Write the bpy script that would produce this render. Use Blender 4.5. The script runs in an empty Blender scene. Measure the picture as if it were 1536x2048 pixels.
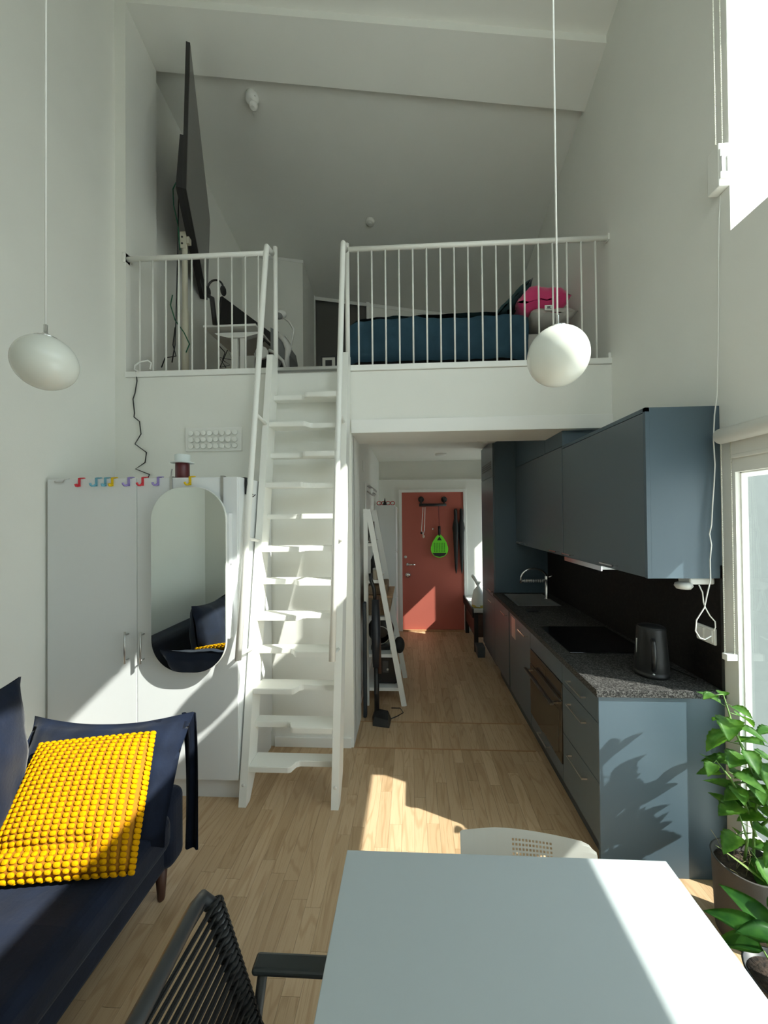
import bpy, bmesh, math, random
from mathutils import Vector as V, Matrix, noise
random.seed(7)
SC = bpy.context.scene
COL = SC.collection
PI = math.pi
# ---------------------------------------------------------------- camera
H = 1.75
ROWS = ((0.99867522, -0.00998675, -0.05047849), (0.05058179, 0.01037575, 0.99866602), (-0.00944968, -0.9998963, 0.01086715))
cd = bpy.data.cameras.new('camera'); cam = bpy.data.objects.new('camera', cd); COL.objects.link(cam)
cd.sensor_fit = 'HORIZONTAL'; cd.sensor_width = 36; cd.lens = 770 / 1536 * 36
cd.shift_x = (768 - 784) / 1536; cd.clip_start = 0.02
m3 = Matrix([(r[0], -r[1], -r[2]) for r in ROWS])
cam.matrix_world = Matrix.Translation((0, 0, H)) @ m3.to_4x4()
SC.camera = cam
# ---------------------------------------------------------------- exposure, sky, sun
vs = SC.view_settings; vs.view_transform = 'Standard'; vs.look = 'None'; vs.gamma = 1.0; vs.use_curve_mapping = False
vs.exposure = 0.18
w = bpy.data.worlds.new('sky'); SC.world = w; w.use_nodes = True
nt = w.node_tree; nt.nodes.clear()
out = nt.nodes.new('ShaderNodeOutputWorld'); bg = nt.nodes.new('ShaderNodeBackground')
tc = nt.nodes.new('ShaderNodeTexCoord'); sx = nt.nodes.new('ShaderNodeSeparateXYZ'); cr = nt.nodes.new('ShaderNodeValToRGB')
nt.links.new(tc.outputs['Generated'], sx.inputs[0]); nt.links.new(sx.outputs['Z'], cr.inputs[0])
cr.color_ramp.elements[0].position = 0.0; cr.color_ramp.elements[0].color = (0.86, 0.93, 0.93, 1)
cr.color_ramp.elements[1].position = 0.9; cr.color_ramp.elements[1].color = (0.58, 0.76, 0.92, 1)
nt.links.new(cr.outputs[0], bg.inputs[0]); nt.links.new(bg.outputs[0], out.inputs[0])
bg.inputs[1].default_value = 3.6
SUN = V((-1, .455, -.955)).normalized()
sd = bpy.data.lights.new('sun', 'SUN'); sd.energy = 10.0; sd.angle = math.radians(0.53); sd.color = (1.0, 0.97, 0.90)
so = bpy.data.objects.new('sun', sd); COL.objects.link(so); so.rotation_euler = SUN.to_track_quat('-Z', 'Y').to_euler(); so.location = (6, -3, 8)
SC.cycles.max_bounces = 14; SC.cycles.diffuse_bounces = 9; SC.cycles.glossy_bounces = 5; SC.cycles.transparent_max_bounces = 12
SC.cycles.use_denoising = True; SC.cycles.sample_clamp_indirect = 8; SC.cycles.caustics_reflective = False; SC.cycles.caustics_refractive = False

# ---------------------------------------------------------------- pixel helpers (measuring only)
def ray(px, py):
    c = (px - 784., py - 1024., 770.)
    return V([sum(r[i] * c[i] for i in range(3)) for r in ROWS])
def P(px, py, x=None, y=None, z=None):
    r = ray(px, py)
    t = x / r[0] if x is not None else (y / r[1] if y is not None else (z - H) / r[2])
    return V((r[0] * t, r[1] * t, H + r[2] * t))

# ---------------------------------------------------------------- materials
MATS = {}
def mat(name, col, rough=0.5, metal=0.0, spec=0.5, noise_amt=0.0, noise_scale=40, bump=0.0, bump_scale=200, sheen=0.0, trans=0.0, alpha=1.0, coat=0.0, subsurf=0.0):
    if name in MATS: return MATS[name]
    m = bpy.data.materials.new(name); m.use_nodes = True; n = m.node_tree; b = n.nodes['Principled BSDF']
    b.inputs['Base Color'].default_value = (*col, 1); b.inputs['Roughness'].default_value = rough
    b.inputs['Metallic'].default_value = metal; b.inputs['Specular IOR Level'].default_value = spec
    b.inputs['Sheen Weight'].default_value = sheen; b.inputs['Coat Weight'].default_value = coat
    if trans: b.inputs['Transmission Weight'].default_value = trans
    if subsurf: b.inputs['Subsurface Weight'].default_value = subsurf; b.inputs['Subsurface Radius'].default_value = (.1, .1, .1)
    tcn = n.nodes.new('ShaderNodeTexCoord')
    if noise_amt:
        t = n.nodes.new('ShaderNodeTexNoise'); t.inputs['Scale'].default_value = noise_scale; t.inputs['Detail'].default_value = 5
        n.links.new(tcn.outputs['Object'], t.inputs['Vector'])
        r = n.nodes.new('ShaderNodeValToRGB'); r.color_ramp.elements[0].position = .3; r.color_ramp.elements[1].position = .7
        k0 = 1 - noise_amt; k1 = 1 + noise_amt
        r.color_ramp.elements[0].color = (*[min(1, c * k0) for c in col], 1); r.color_ramp.elements[1].color = (*[min(1, c * k1) for c in col], 1)
        n.links.new(t.outputs['Fac'], r.inputs[0]); n.links.new(r.outputs[0], b.inputs['Base Color'])
    if bump:
        t = n.nodes.new('ShaderNodeTexNoise'); t.inputs['Scale'].default_value = bump_scale; t.inputs['Detail'].default_value = 4
        n.links.new(tcn.outputs['Object'], t.inputs['Vector'])
        bp = n.nodes.new('ShaderNodeBump'); bp.inputs['Strength'].default_value = bump; bp.inputs['Distance'].default_value = .004
        n.links.new(t.outputs['Fac'], bp.inputs['Height']); n.links.new(bp.outputs[0], b.inputs['Normal'])
    MATS[name] = m; return m

WALL = mat('wall_paint', (.80, .80, .755), .75, spec=.25, noise_amt=.012, noise_scale=3, bump=.12, bump_scale=260)
CEIL = mat('ceiling_paint', (.78, .78, .74), .85, spec=.2, noise_amt=.012, noise_scale=3, bump=.12, bump_scale=300)
TRIM = mat('white_gloss_paint', (.82, .82, .79), .35)
STAIRW = mat('white_stair_lacquer', (.82, .82, .775), .38)
RAILW = mat('white_powder_coat', (.82, .82, .78), .35)
WARD = mat('wardrobe_white', (.76, .78, .79), .4)
BLUE = mat('blue_grey_laminate', (.066, .102, .131), .45, spec=.5, bump=.02, bump_scale=500)
BLUEF = mat('blue_grey_front', (.082, .110, .132), .33, spec=.5)
PLINTH = mat('dark_plinth', (.05, .06, .07), .5)
CHROME = mat('chrome', (.8, .8, .8), .12, metal=1)
STEEL = mat('brushed_steel', (.55, .55, .54), .32, metal=1)
BLACK = mat('black_plastic', (.012, .012, .013), .4)
BLACKM = mat('black_matte', (.015, .015, .016), .7)
GLASSB = mat('black_glass', (.008, .008, .009), .06, spec=.6)
OVENG = mat('oven_brown_glass', (.03, .022, .016), .08, spec=.7)
SALMON = mat('salmon_door_paint', (.50, .135, .10), .5, spec=.3, noise_amt=.02, noise_scale=4)
NAVY = mat('navy_velvet', (.005, .010, .026), .8, spec=.2, sheen=.12, noise_amt=.3, noise_scale=9, bump=.25, bump_scale=60)
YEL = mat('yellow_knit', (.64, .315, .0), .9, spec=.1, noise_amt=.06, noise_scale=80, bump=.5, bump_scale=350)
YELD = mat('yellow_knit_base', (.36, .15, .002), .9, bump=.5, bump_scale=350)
TABLE = mat('table_white', (.42, .465, .48), .5, bump=.02, bump_scale=600)
CHAIRW = mat('white_chair_plastic', (.66, .67, .64), .4)
OPAL = mat('opal_glass', (.74, .75, .69), .2, subsurf=.3)
POT = mat('grey_pot', (.07, .063, .058), .75, noise_amt=.08, noise_scale=12, bump=.2, bump_scale=200)
SOIL = mat('soil', (.05, .032, .022), .95, noise_amt=.7, noise_scale=70, bump=1, bump_scale=90)
WOOD = mat('light_wood', (.42, .24, .12), .5, noise_amt=.12, noise_scale=14)
DWOOD = mat('dark_brown_wood', (.07, .03, .02), .45, noise_amt=.2, noise_scale=14)
SCREEN = mat('screen_glass', (.13, .128, .118), .3, spec=.6)
CREAM = mat('cream_metal', (.62, .59, .48), .4)
FABBLUE = mat('blue_duvet', (.055, .135, .20), .85, noise_amt=.12, noise_scale=6, bump=.3, bump_scale=60)
FABTEAL = mat('dark_teal_fabric', (.012, .045, .05), .85, bump=.3, bump_scale=60)
PINK = mat('pink_fleece', (.62, .035, .16), .9, sheen=.4, bump=.4, bump_scale=90)
LINEN = mat('grey_linen', (.45, .43, .40), .85, bump=.2, bump_scale=80)
PALEG = mat('pale_grey_plastic', (.55, .55, .53), .5)
MESHG = mat('grey_mesh_fabric', (.16, .165, .165), .8)
MIRR = mat('mirror_silver', (.82, .87, .84), .0, metal=1)
GREEN = mat('neon_green', (.16, .80, .02), .35)
MAROON = mat('maroon_lacquer', (.10, .012, .018), .35)
BEAD = mat('bead_chain', (.72, .71, .62), .4)
FABRIC = mat('roller_fabric', (.72, .71, .66), .8, bump=.1, bump_scale=400)
EXT = mat('exterior_render', (.125, .14, .137), .9, noise_amt=.03, noise_scale=20)
GROUND = mat('terrace_concrete', (.66, .65, .61), .9, noise_amt=.08, noise_scale=8)
CARD = mat('woven_box', (.22, .15, .09), .8, noise_amt=.2, noise_scale=50)
RED = mat('red_ribbon', (.55, .03, .03), .5)

def stone(name, dark, light, rough, scale):
    m = mat(name, dark, rough); n = m.node_tree; b = n.nodes['Principled BSDF']
    tcn = n.nodes.new('ShaderNodeTexCoord'); t = n.nodes.new('ShaderNodeTexNoise'); t.inputs['Scale'].default_value = scale; t.inputs['Detail'].default_value = 8; t.inputs['Roughness'].default_value = .75
    n.links.new(tcn.outputs['Object'], t.inputs['Vector'])
    r = n.nodes.new('ShaderNodeValToRGB'); e = r.color_ramp.elements
    e[0].position = .46; e[0].color = (*dark, 1); e[1].position = .74; e[1].color = (*light, 1)
    n.links.new(t.outputs['Fac'], r.inputs[0]); n.links.new(r.outputs[0], b.inputs['Base Color']); return m
STONE = stone('speckled_worktop', (.014, .0135, .013), (.24, .235, .225), .7, 130)
SPLASH = stone('dark_splashback', (.008, .007, .0065), (.026, .022, .020), .55, 40)

def oak():
    m = bpy.data.materials.new('oak_parquet'); m.use_nodes = True; n = m.node_tree; b = n.nodes['Principled BSDF']
    L = n.links.new
    tcn = n.nodes.new('ShaderNodeTexCoord')
    a = n.nodes.new('ShaderNodeAttribute'); a.attribute_type = 'OBJECT'; a.attribute_name = 'tone'
    g = n.nodes.new('ShaderNodeAttribute'); g.attribute_type = 'GEOMETRY'; g.attribute_name = 'tone'
    s = n.nodes.new('ShaderNodeMath'); s.operation = 'ADD'; L(a.outputs['Fac'], s.inputs[0]); L(g.outputs['Fac'], s.inputs[1])
    geo = n.nodes.new('ShaderNodeNewGeometry')
    off = n.nodes.new('ShaderNodeCombineXYZ'); mu = n.nodes.new('ShaderNodeMath'); mu.operation = 'MULTIPLY'; mu.inputs[1].default_value = 37
    L(s.outputs[0], mu.inputs[0]); L(mu.outputs[0], off.inputs[0]); L(mu.outputs[0], off.inputs[1]); L(mu.outputs[0], off.inputs[2])
    va = n.nodes.new('ShaderNodeVectorMath'); va.operation = 'ADD'; L(geo.outputs['Position'], va.inputs[0]); L(off.outputs[0], va.inputs[1])
    mp = n.nodes.new('ShaderNodeMapping'); mp.inputs['Scale'].default_value = (9, .9, 10); L(va.outputs[0], mp.inputs[0])
    t1 = n.nodes.new('ShaderNodeTexNoise'); t1.inputs['Scale'].default_value = 1.0; t1.inputs['Detail'].default_value = 1.5; t1.inputs['Distortion'].default_value = .3
    L(mp.outputs[0], t1.inputs[0])
    ml = n.nodes.new('ShaderNodeMath'); ml.operation = 'MULTIPLY'; ml.inputs[1].default_value = 60; L(t1.outputs['Fac'], ml.inputs[0])
    sn = n.nodes.new('ShaderNodeMath'); sn.operation = 'SINE'; L(ml.outputs[0], sn.inputs[0])
    mp2 = n.nodes.new('ShaderNodeMapping'); mp2.inputs['Scale'].default_value = (260, 7, 10); L(va.outputs[0], mp2.inputs[0])
    t2 = n.nodes.new('ShaderNodeTexNoise'); t2.inputs['Scale'].default_value = 1.0; t2.inputs['Detail'].default_value = 4; L(mp2.outputs[0], t2.inputs[0])
    c1 = n.nodes.new('ShaderNodeValToRGB'); e = c1.color_ramp.elements
    e[0].position = 0; e[0].color = (.44, .30, .172, 1); e[1].position = 1; e[1].color = (.585, .42, .262, 1)
    L(s.outputs[0], c1.inputs[0])
    mx = n.nodes.new('ShaderNodeMixRGB'); mx.blend_type = 'MULTIPLY'; mx.inputs[2].default_value = (.72, .64, .55, 1)
    gr = n.nodes.new('ShaderNodeMapRange'); gr.inputs[1].default_value = .55; gr.inputs[2].default_value = 1.0; gr.inputs[4].default_value = .5; L(sn.outputs[0], gr.inputs[0])
    L(gr.outputs[0], mx.inputs[0]); L(c1.outputs[0], mx.inputs[1])
    mx2 = n.nodes.new('ShaderNodeMixRGB'); mx2.blend_type = 'MULTIPLY'; mx2.inputs[2].default_value = (.74, .68, .6, 1)
    gr2 = n.nodes.new('ShaderNodeMapRange'); gr2.inputs[1].default_value = .5; gr2.inputs[2].default_value = .72; gr2.inputs[4].default_value = .6; L(t2.outputs['Fac'], gr2.inputs[0])
    L(gr2.outputs[0], mx2.inputs[0]); L(mx.outputs[0], mx2.inputs[1]); L(mx2.outputs[0], b.inputs['Base Color'])
    b.inputs['Roughness'].default_value = .42; b.inputs['Specular IOR Level'].default_value = .4
    return m
for m_ in (STONE, SPLASH): m_.node_tree.nodes['Principled BSDF'].inputs['Specular IOR Level'].default_value = .2
OAK = oak()

def pane_mat():
    m = bpy.data.materials.new('window_glass'); m.use_nodes = True; n = m.node_tree; n.nodes.clear()
    o = n.nodes.new('ShaderNodeOutputMaterial'); t = n.nodes.new('ShaderNodeBsdfTransparent'); t.inputs[0].default_value = (.96, .98, .97, 1)
    g = n.nodes.new('ShaderNodeBsdfGlossy'); g.inputs['Roughness'].default_value = .02
    mx = n.nodes.new('ShaderNodeMixShader'); mx.inputs[0].default_value = .04
    n.links.new(t.outputs[0], mx.inputs[1]); n.links.new(g.outputs[0], mx.inputs[2]); n.links.new(mx.outputs[0], o.inputs[0]); return m
PANE = pane_mat()

def leaf_mat(name, c1, c2):
    m = bpy.data.materials.new(name); m.use_nodes = True; n = m.node_tree; n.nodes.clear(); L = n.links.new
    o = n.nodes.new('ShaderNodeOutputMaterial'); p = n.nodes.new('ShaderNodeBsdfPrincipled'); p.inputs['Roughness'].default_value = .45
    tr = n.nodes.new('ShaderNodeBsdfTranslucent'); mx = n.nodes.new('ShaderNodeMixShader'); mx.inputs[0].default_value = .4
    tcn = n.nodes.new('ShaderNodeTexCoord'); t = n.nodes.new('ShaderNodeTexNoise'); t.inputs['Scale'].default_value = 25; L(tcn.outputs['Object'], t.inputs[0])
    r = n.nodes.new('ShaderNodeValToRGB'); r.color_ramp.elements[0].position = .35; r.color_ramp.elements[1].position = .65
    r.color_ramp.elements[0].color = (*c1, 1); r.color_ramp.elements[1].color = (*c2, 1)
    L(t.outputs['Fac'], r.inputs[0]); L(r.outputs[0], p.inputs['Base Color'])
    mt = n.nodes.new('ShaderNodeMixRGB'); mt.blend_type = 'MULTIPLY'; mt.inputs[0].default_value = 1; mt.inputs[2].default_value = (1.0, 1.0, .35, 1); L(r.outputs[0], mt.inputs[1]); L(mt.outputs[0], tr.inputs[0])
    L(p.outputs[0], mx.inputs[1]); L(tr.outputs[0], mx.inputs[2]); L(mx.outputs[0], o.inputs[0]); return m
LEAF = leaf_mat('leaf_green', (.09, .25, .05), (.20, .40, .10))
LEAFD = leaf_mat('leaf_deep_green', (.03, .13, .025), (.07, .22, .04))
STEM = mat('stem_green', (.14, .26, .06), .6)

# ---------------------------------------------------------------- geometry helpers
class MB:
    def __init__(s): s.bm = bmesh.new()
    def box(s, x0, x1, y0, y1, z0, z1, bev=0.0, seg=2):
        r = bmesh.ops.create_cube(s.bm, size=1.0); vs_ = r['verts']
        for v in vs_:
            v.co = V(((x0 + x1) / 2 + v.co.x * (x1 - x0), (y0 + y1) / 2 + v.co.y * (y1 - y0), (z0 + z1) / 2 + v.co.z * (z1 - z0)))
        if bev:
            ed = list({e for v in vs_ for e in v.link_edges})
            bmesh.ops.bevel(s.bm, geom=ed, offset=bev, segments=seg, profile=.5, affect='EDGES')
        return s
    def poly(s, pts, vec):
        """closed prism: polygon pts (3D) pushed along vec"""
        a = [s.bm.verts.new(V(p)) for p in pts]; b = [s.bm.verts.new(V(p) + V(vec)) for p in pts]
        n = len(a); f = [s.bm.faces.new(a[::-1]), s.bm.faces.new(b)]
        for i in range(n): f.append(s.bm.faces.new((a[i], a[(i + 1) % n], b[(i + 1) % n], b[i])))
        bmesh.ops.recalc_face_normals(s.bm, faces=f); return s
    def hexa(s, p):
        """8 corners: bottom 0-3, top 4-7"""
        v = [s.bm.verts.new(V(q)) for q in p]; F = []
        for f in ((3, 2, 1, 0), (4, 5, 6, 7), (0, 1, 5, 4), (1, 2, 6, 5), (2, 3, 7, 6), (3, 0, 4, 7)): F.append(s.bm.faces.new([v[i] for i in f]))
        bmesh.ops.recalc_face_normals(s.bm, faces=F); return s
    def tube(s, pts, r, seg=10, caps=True):
        pts = [V(p) for p in pts]; rings = []; n = len(pts)
        rr = r if isinstance(r, (list, tuple)) else [r] * n
        t0 = (pts[1] - pts[0]).normalized(); up = V((0, 0, 1)) if abs(t0.z) < .9 else V((1, 0, 0)); nx = t0.cross(up).normalized()
        for i, p in enumerate(pts):
            t = ((pts[min(i + 1, n - 1)] - pts[max(i - 1, 0)])).normalized()
            nx = (nx - t * nx.dot(t)).normalized(); ny = t.cross(nx)
            rings.append([s.bm.verts.new(p + (nx * math.cos(2 * PI * k / seg) + ny * math.sin(2 * PI * k / seg)) * rr[i]) for k in range(seg)])
        for a, b in zip(rings, rings[1:]):
            for k in range(seg):
                f = s.bm.faces.new((a[k], a[(k + 1) % seg], b[(k + 1) % seg], b[k])); f.smooth = True
        if caps: s.bm.faces.new(rings[0][::-1]); s.bm.faces.new(rings[-1])
        return s
    def lathe(s, c, prof, seg=32, axis='z'):
        c = V(c); rings = []
        def pt(r, h, a):
            u, w_ = r * math.cos(a), r * math.sin(a)
            return c + (V((u, w_, h)) if axis == 'z' else V((u, h, w_)) if axis == 'y' else V((h, u, w_)))
        for r, h in prof:
            rings.append([s.bm.verts.new(pt(max(r, 1e-5), h, 2 * PI * k / seg)) for k in range(seg)])
        F = []
        for a, b in zip(rings, rings[1:]):
            for k in range(seg):
                f = s.bm.faces.new((a[k], a[(k + 1) % seg], b[(k + 1) % seg], b[k])); f.smooth = True; F.append(f)
        F.append(s.bm.faces.new(rings[0][::-1])); F.append(s.bm.faces.new(rings[-1]))
        bmesh.ops.recalc_face_normals(s.bm, faces=F); return s
    def ball(s, c, r, sub=2, sc=(1, 1, 1)):
        q = bmesh.ops.create_icosphere(s.bm, subdivisions=sub, radius=r)
        for v in q['verts']:
            v.co = V((v.co.x * sc[0], v.co.y * sc[1], v.co.z * sc[2])) + V(c)
            for f in v.link_faces: f.smooth = True
        return s
    def done(s, name, m, parent=None, loc=None):
        me = bpy.data.meshes.new(name); o = bpy.data.objects.new(name, me)
        if parent is not None:
            org = WLOC[parent.name]; o.parent = parent; WLOC[o.name] = org.copy(); s.bm.transform(Matrix.Translation(-org))
        else:
            if loc is None:
                zs = [v.co.z for v in s.bm.verts]; xs = [v.co.x for v in s.bm.verts]; ys = [v.co.y for v in s.bm.verts]
                loc = ((min(xs) + max(xs)) / 2, (min(ys) + max(ys)) / 2, min(zs))
            org = V(loc); o.location = org; WLOC[o.name] = org.copy(); s.bm.transform(Matrix.Translation(-org))
        s.bm.to_mesh(me); s.bm.free(); me.materials.append(m); COL.objects.link(o); return o
WLOC = {}
def tag(o, label, cat, group=None, kind=None):
    if label: o['label'] = label
    if cat: o['category'] = cat
    if group: o['group'] = group
    if kind: o['kind'] = kind
    return o
def thing(name, label, cat, loc, group=None):
    o = bpy.data.objects.new(name, None); o.empty_display_size = .05; COL.objects.link(o); o.location = loc; WLOC[o.name] = V(loc)
    return tag(o, label, cat, group)
def struct(o): o['kind'] = 'structure'; return o
def lab(o, l): o['label'] = l; return o
def clone(root, delta, label=None):
    """copy a thing with its parts, moved by delta"""
    r = root.copy(); COL.objects.link(r); r.location = root.location + V(delta); WLOC[r.name] = WLOC[root.name] + V(delta)
    if label: r['label'] = label
    for ch in list(root.children):
        c = ch.copy(); COL.objects.link(c); c.parent = r
        for g in list(ch.children):
            d = g.copy(); COL.objects.link(d); d.parent = c
    return r

XL, XR, YF, YH = -2.33, 1.49, 2.918, 5.89
ZL = 2.90
JY = 1.848                      # far jamb of the right-hand windows
WT = .26
# ---------------------------------------------------------------- SETTING
# floor slab + oak strips
fl = struct(MB().box(XL - .2, XR + WT, -.8, 6.3, -.25, -.012).done('floor', mat('subfloor', (.10, .065, .04), .9), None, (0, 0, -.25)))
strips = []
SWD = .0705
x = XL + .003; k = 0
while x < XR - .01:
    y = -.6 - random.random() * .5
    while y < YH:
        l = random.choice((.32, .42, .5, .6, .7, .85)) * random.uniform(.9, 1.1)
        for lim in (2.918, 3.29):
            if y < lim - .0001 < y + l: l = lim - y - .0001
        if y + l > YH: l = YH - y
        if y + l > .0 and l > .02: strips.append((x, min(x + SWD, XR), max(y, -.6), y + l))
        y += l + .0002
    x += SWD; k += 1
def vis(s):
    cx, cy = (s[0] + s[1]) / 2, (s[2] + s[3]) / 2
    if cx < -1.3 or cx > 1.0: return 0
    if cy > 2.95 and (cx < -.5 or cx > .9): return 0
    if cx < -1.1 and 2.3 < cy: return 0
    if -.2 < cx < .72 and cy < 1.1: return 0
    if cy < .75 or (cx > .9 and cy > 1.9): return 0
    return (s[3] - s[2]) / max(cy, .8) ** 2
strips.sort(key=vis, reverse=True)
GAP = .0008
for s in strips[:300]:
    o = MB().box(s[0] + GAP / 2, s[1] - GAP / 2, s[2] + GAP / 2, s[3] - GAP / 2, -.012, 0).done('plank', OAK, fl); o['tone'] = random.random()
rest = MB(); tones = []
for s in strips[300:]:
    rest.box(s[0] + GAP / 2, s[1] - GAP / 2, s[2] + GAP / 2, s[3] - GAP / 2, -.012, 0); tones += [random.random()] * 8
ro = rest.done('distant_planks', OAK, fl); ro['kind'] = 'stuff'
at = ro.data.attributes.new('tone', 'FLOAT', 'POINT')
t8 = []
for i in range(len(strips) - 300): t8 += [tones[i * 8]] * 8
at.data.foreach_set('value', t8)
struct(MB().box(-.45, .90, 2.912, 2.922, -.004, .003).done('trim_1', WOOD))
struct(MB().box(-.50, .90, 3.284, 3.294, -.004, .003).done('trim_2', WOOD))

ZT = 6.5
struct(MB().box(XL - .12, XL, -.8, 6.3, 0, ZT).done('wall_left', WALL))
# back wall: a return at the left, a deeper part behind the camera
struct(MB().box(XL, -.75, .16, .30, 0, ZT).box(-.87, -.75, -.62, .16, 0, ZT).done('wall_back_return', WALL))
struct(MB().box(-.87, -.62, -.72, -.6, 0, ZT).box(1.30, XR + WT, -.72, -.6, 0, ZT).box(-.62, 1.30, -.72, -.6, 0, 3.25).box(-.62, 1.30, -.72, -.6, 4.25, ZT).done('wall_back', WALL))
# right wall with its window openings (boxes around the holes)
WY0 = -.30
LZ0, LZ1 = .10, 1.69 + WT * .955
UZ0, UZ1 = 3.06, 3.96 + WT * .955
HZ0, HZ1 = .25, 1.77 + WT * .955
wr = MB()
xa, xb = XR, XR + WT
wr.box(xa, xb, -.72, WY0, 0, ZT)
wr.box(xa, xb, WY0, JY, 0, LZ0).box(xa, xb, WY0, JY, LZ1, UZ0).box(xa, xb, WY0, JY, UZ1, ZT)
wr.box(xa, xa + .05, JY, 2.42, LZ0, LZ1).box(xa, xb, JY, 2.42, 0, LZ0).box(xa, xb, JY, 2.42, LZ1, ZT).box(xa, xb, 2.42, 5.02, 0, ZT)
wr.box(xa, xb, 5.02, 6.3, 0, HZ0).box(xa, xb, 5.02, 6.3, HZ1, ZT).box(xb - .07, xb - .02, 5.30, 5.50, HZ0, HZ1).box(xa, xb, 5.83, 6.3, HZ0, HZ1)
struct(wr.done('wall_right', WALL))
# facade between living room and loft/hall
zA = lambda x: 5.27 - .161 * (x - XR)
fa = MB()
fa.box(XL, -.453, YF, YF + .12, 0, 2.86)
fa.box(-.453, XR, YF, YF + .43, 2.386, 2.86)
fa.box(XL, -2.24, YF, 3.29, ZL - .04, ZT)
fa.poly([(-2.24, YF, zA(-2.24)), (XR, YF, zA(XR)), (XR, YF, ZT), (-2.24, YF, ZT)], (0, .02, 0))
struct(fa.done('wall_far', WALL))
struct(MB().box(-.453, XR, YF - .012, YF, 2.386, 2.489, .002).done('trim_3', TRIM))
# hall
struct(MB().box(-.62, -.50, YF + .12, 6.3, 0, 2.6).box(-.56, -.453, YF + .10, YF + .43, 0, 2.6).done('wall_hall_left', WALL))
DX0, DX1, DZ = -.147, .785, 2.11
he = MB().box(-.62, DX0 - .045, YH, YH + .1, 0, 2.30).box(DX1 + .045, XR, YH, YH + .1, 0, 2.30).box(DX0 - .045, DX1 + .045, YH, YH + .1, DZ + .045, 2.30)
he.box(-.62, XR, YH + .10, YH + .2, 0, ZT)
struct(he.done('wall_hall_end', WALL))
struct(MB().box(-.5, XR, YH - .008, YH + .1, 2.285, 2.305, .002).done('trim_4', TRIM))
# loft floor slab
struct(MB().box(-.5, XR, YF + .43, 6.2, 2.6, 2.75).box(XL, XR, YF + .02, 6.2, 2.75, ZL - .012).done('floor_loft', WALL))
struct(MB().box(XL, XR, YF + .10, 6.2, ZL - .012, ZL).done('floor_loft_boards', mat('loft_floor', (.16, .10, .06), .5, noise_amt=.15, noise_scale=10)))
# ceilings
zf = lambda x, y: zA(x) + .06 - .20 * (y - YF)
struct(MB().hexa([(XL, -.7, zf(XL, -.7)), (XR, -.7, zf(XR, -.7)), (XR, YF, zf(XR, YF)), (XL, YF, zf(XL, YF)), (XL, -.7, zf(XL, -.7) + .1), (XR, -.7, zf(XR, -.7) + .1), (XR, YF, zf(XR, YF) + .1), (XL, YF, zf(XL, YF) + .1)]).done('ceiling', CEIL))
zm = lambda x, y: zA(x) - .33 * (y - YF)
YB = 3.29
struct(MB().hexa([(-2.26, YF + .001, zm(-2.26, YF)), (XR, YF + .001, zm(XR, YF)), (XR, YB, zm(XR, YB)), (-2.26, YB, zm(-2.26, YB)), (-2.26, YF + .001, ZT), (XR, YF + .001, ZT), (XR, YB, ZT), (-2.26, YB, ZT)]).done('ceiling_beam', CEIL))
zl = lambda x, y: 5.20 - .165 * (x - XR) - .20 * (y - YB)
struct(MB().hexa([(XL, YB, zl(XL, YB)), (XR, YB, zl(XR, YB)), (XR, 6.3, zl(XR, 6.3)), (XL, 6.3, zl(XL, 6.3)), (XL, YB, ZT), (XR, YB, ZT), (XR, 6.3, ZT), (XL, 6.3, ZT)]).done('ceiling_loft', CEIL))
struct(MB().box(XL - .2, XR + WT, -.8, 6.3, ZT, ZT + .1).done('roof', EXT))
# loft back: knee wall with an opening, box wall at the left
q = MB(); ox0, ox1, oz = -1.46, -.66, 5.10
q.box(XL, ox0, YH - .02, YH + .02, ZL, 5.4).box(ox1, XR, YH - .02, YH + .02, ZL, 5.1)
q.poly([(ox0, YH - .02, 5.19), (ox1, YH - .02, 5.08), (ox1, YH - .02, 5.3), (ox0, YH - .02, 5.4)], (0, .04, 0))
struct(q.done('wall_loft_back', WALL))
struct(MB().box(XL, -1.47, 5.22, YH, ZL, 5.7).done('wall_loft_left', WALL))
struct(MB().box(ox0 - .05, ox0, YH - .04, YH - .02, ZL, 5.24).poly([(ox0 - .05, YH - .04, 5.19), (ox1 + .05, YH - .04, 5.07), (ox1 + .05, YH - .04, 5.13), (ox0 - .05, YH - .04, 5.26)], (0, .02, 0)).box(ox1, ox1 + .05, YH - .04, YH - .02, ZL, 5.1).done('trim_5', TRIM))
struct(MB().box(ox0, ox1, YH + .02, YH + .06, ZL, 5.3).done('closet_shade', mat('closet_shade_grey', (.10, .098, .09), .8)))  # flat dark sheet painted as the shade inside the open doorway
struct(MB().poly([(-2.24, YH - .026, zl(-2.24, YH) - .05), (XR, YH - .026, zl(XR, YH) - .05), (XR, YH - .026, zl(XR, YH)), (-2.24, YH - .026, zl(-2.24, YH))], (0, .006, 0)).poly([(XL, 5.212, zl(XL, 5.21) - .045), (-1.46, 5.212, zl(-1.46, 5.21) - .045), (-1.46, 5.212, zl(-1.46, 5.21) - .005), (XL, 5.212, zl(XL, 5.21) - .005)], (0, .008, 0)).done('trim_6', TRIM))
struct(MB().box(-1.06, -.47, YF - .014, YF, 0, .075, .003).done('baseboard_far', TRIM))
struct(MB().box(-.498, -.486, 3.36, 5.0, 0, .075, .003).done('baseboard_left', TRIM))
# edge board under the railings
struct(MB().box(-2.24, -1.07, YF - .016, YF + .10, 2.862, 2.905, .003).done('trim_7', TRIM))
struct(MB().box(-.475, XR, YF - .016, YF + .10, 2.862, 2.905, .003).done('trim_8', TRIM))
struct(MB().box(-1.07, -.475, YF - .02, YF + .06, 2.878, 2.903, .004).done('trim_9', STEEL))
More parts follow.
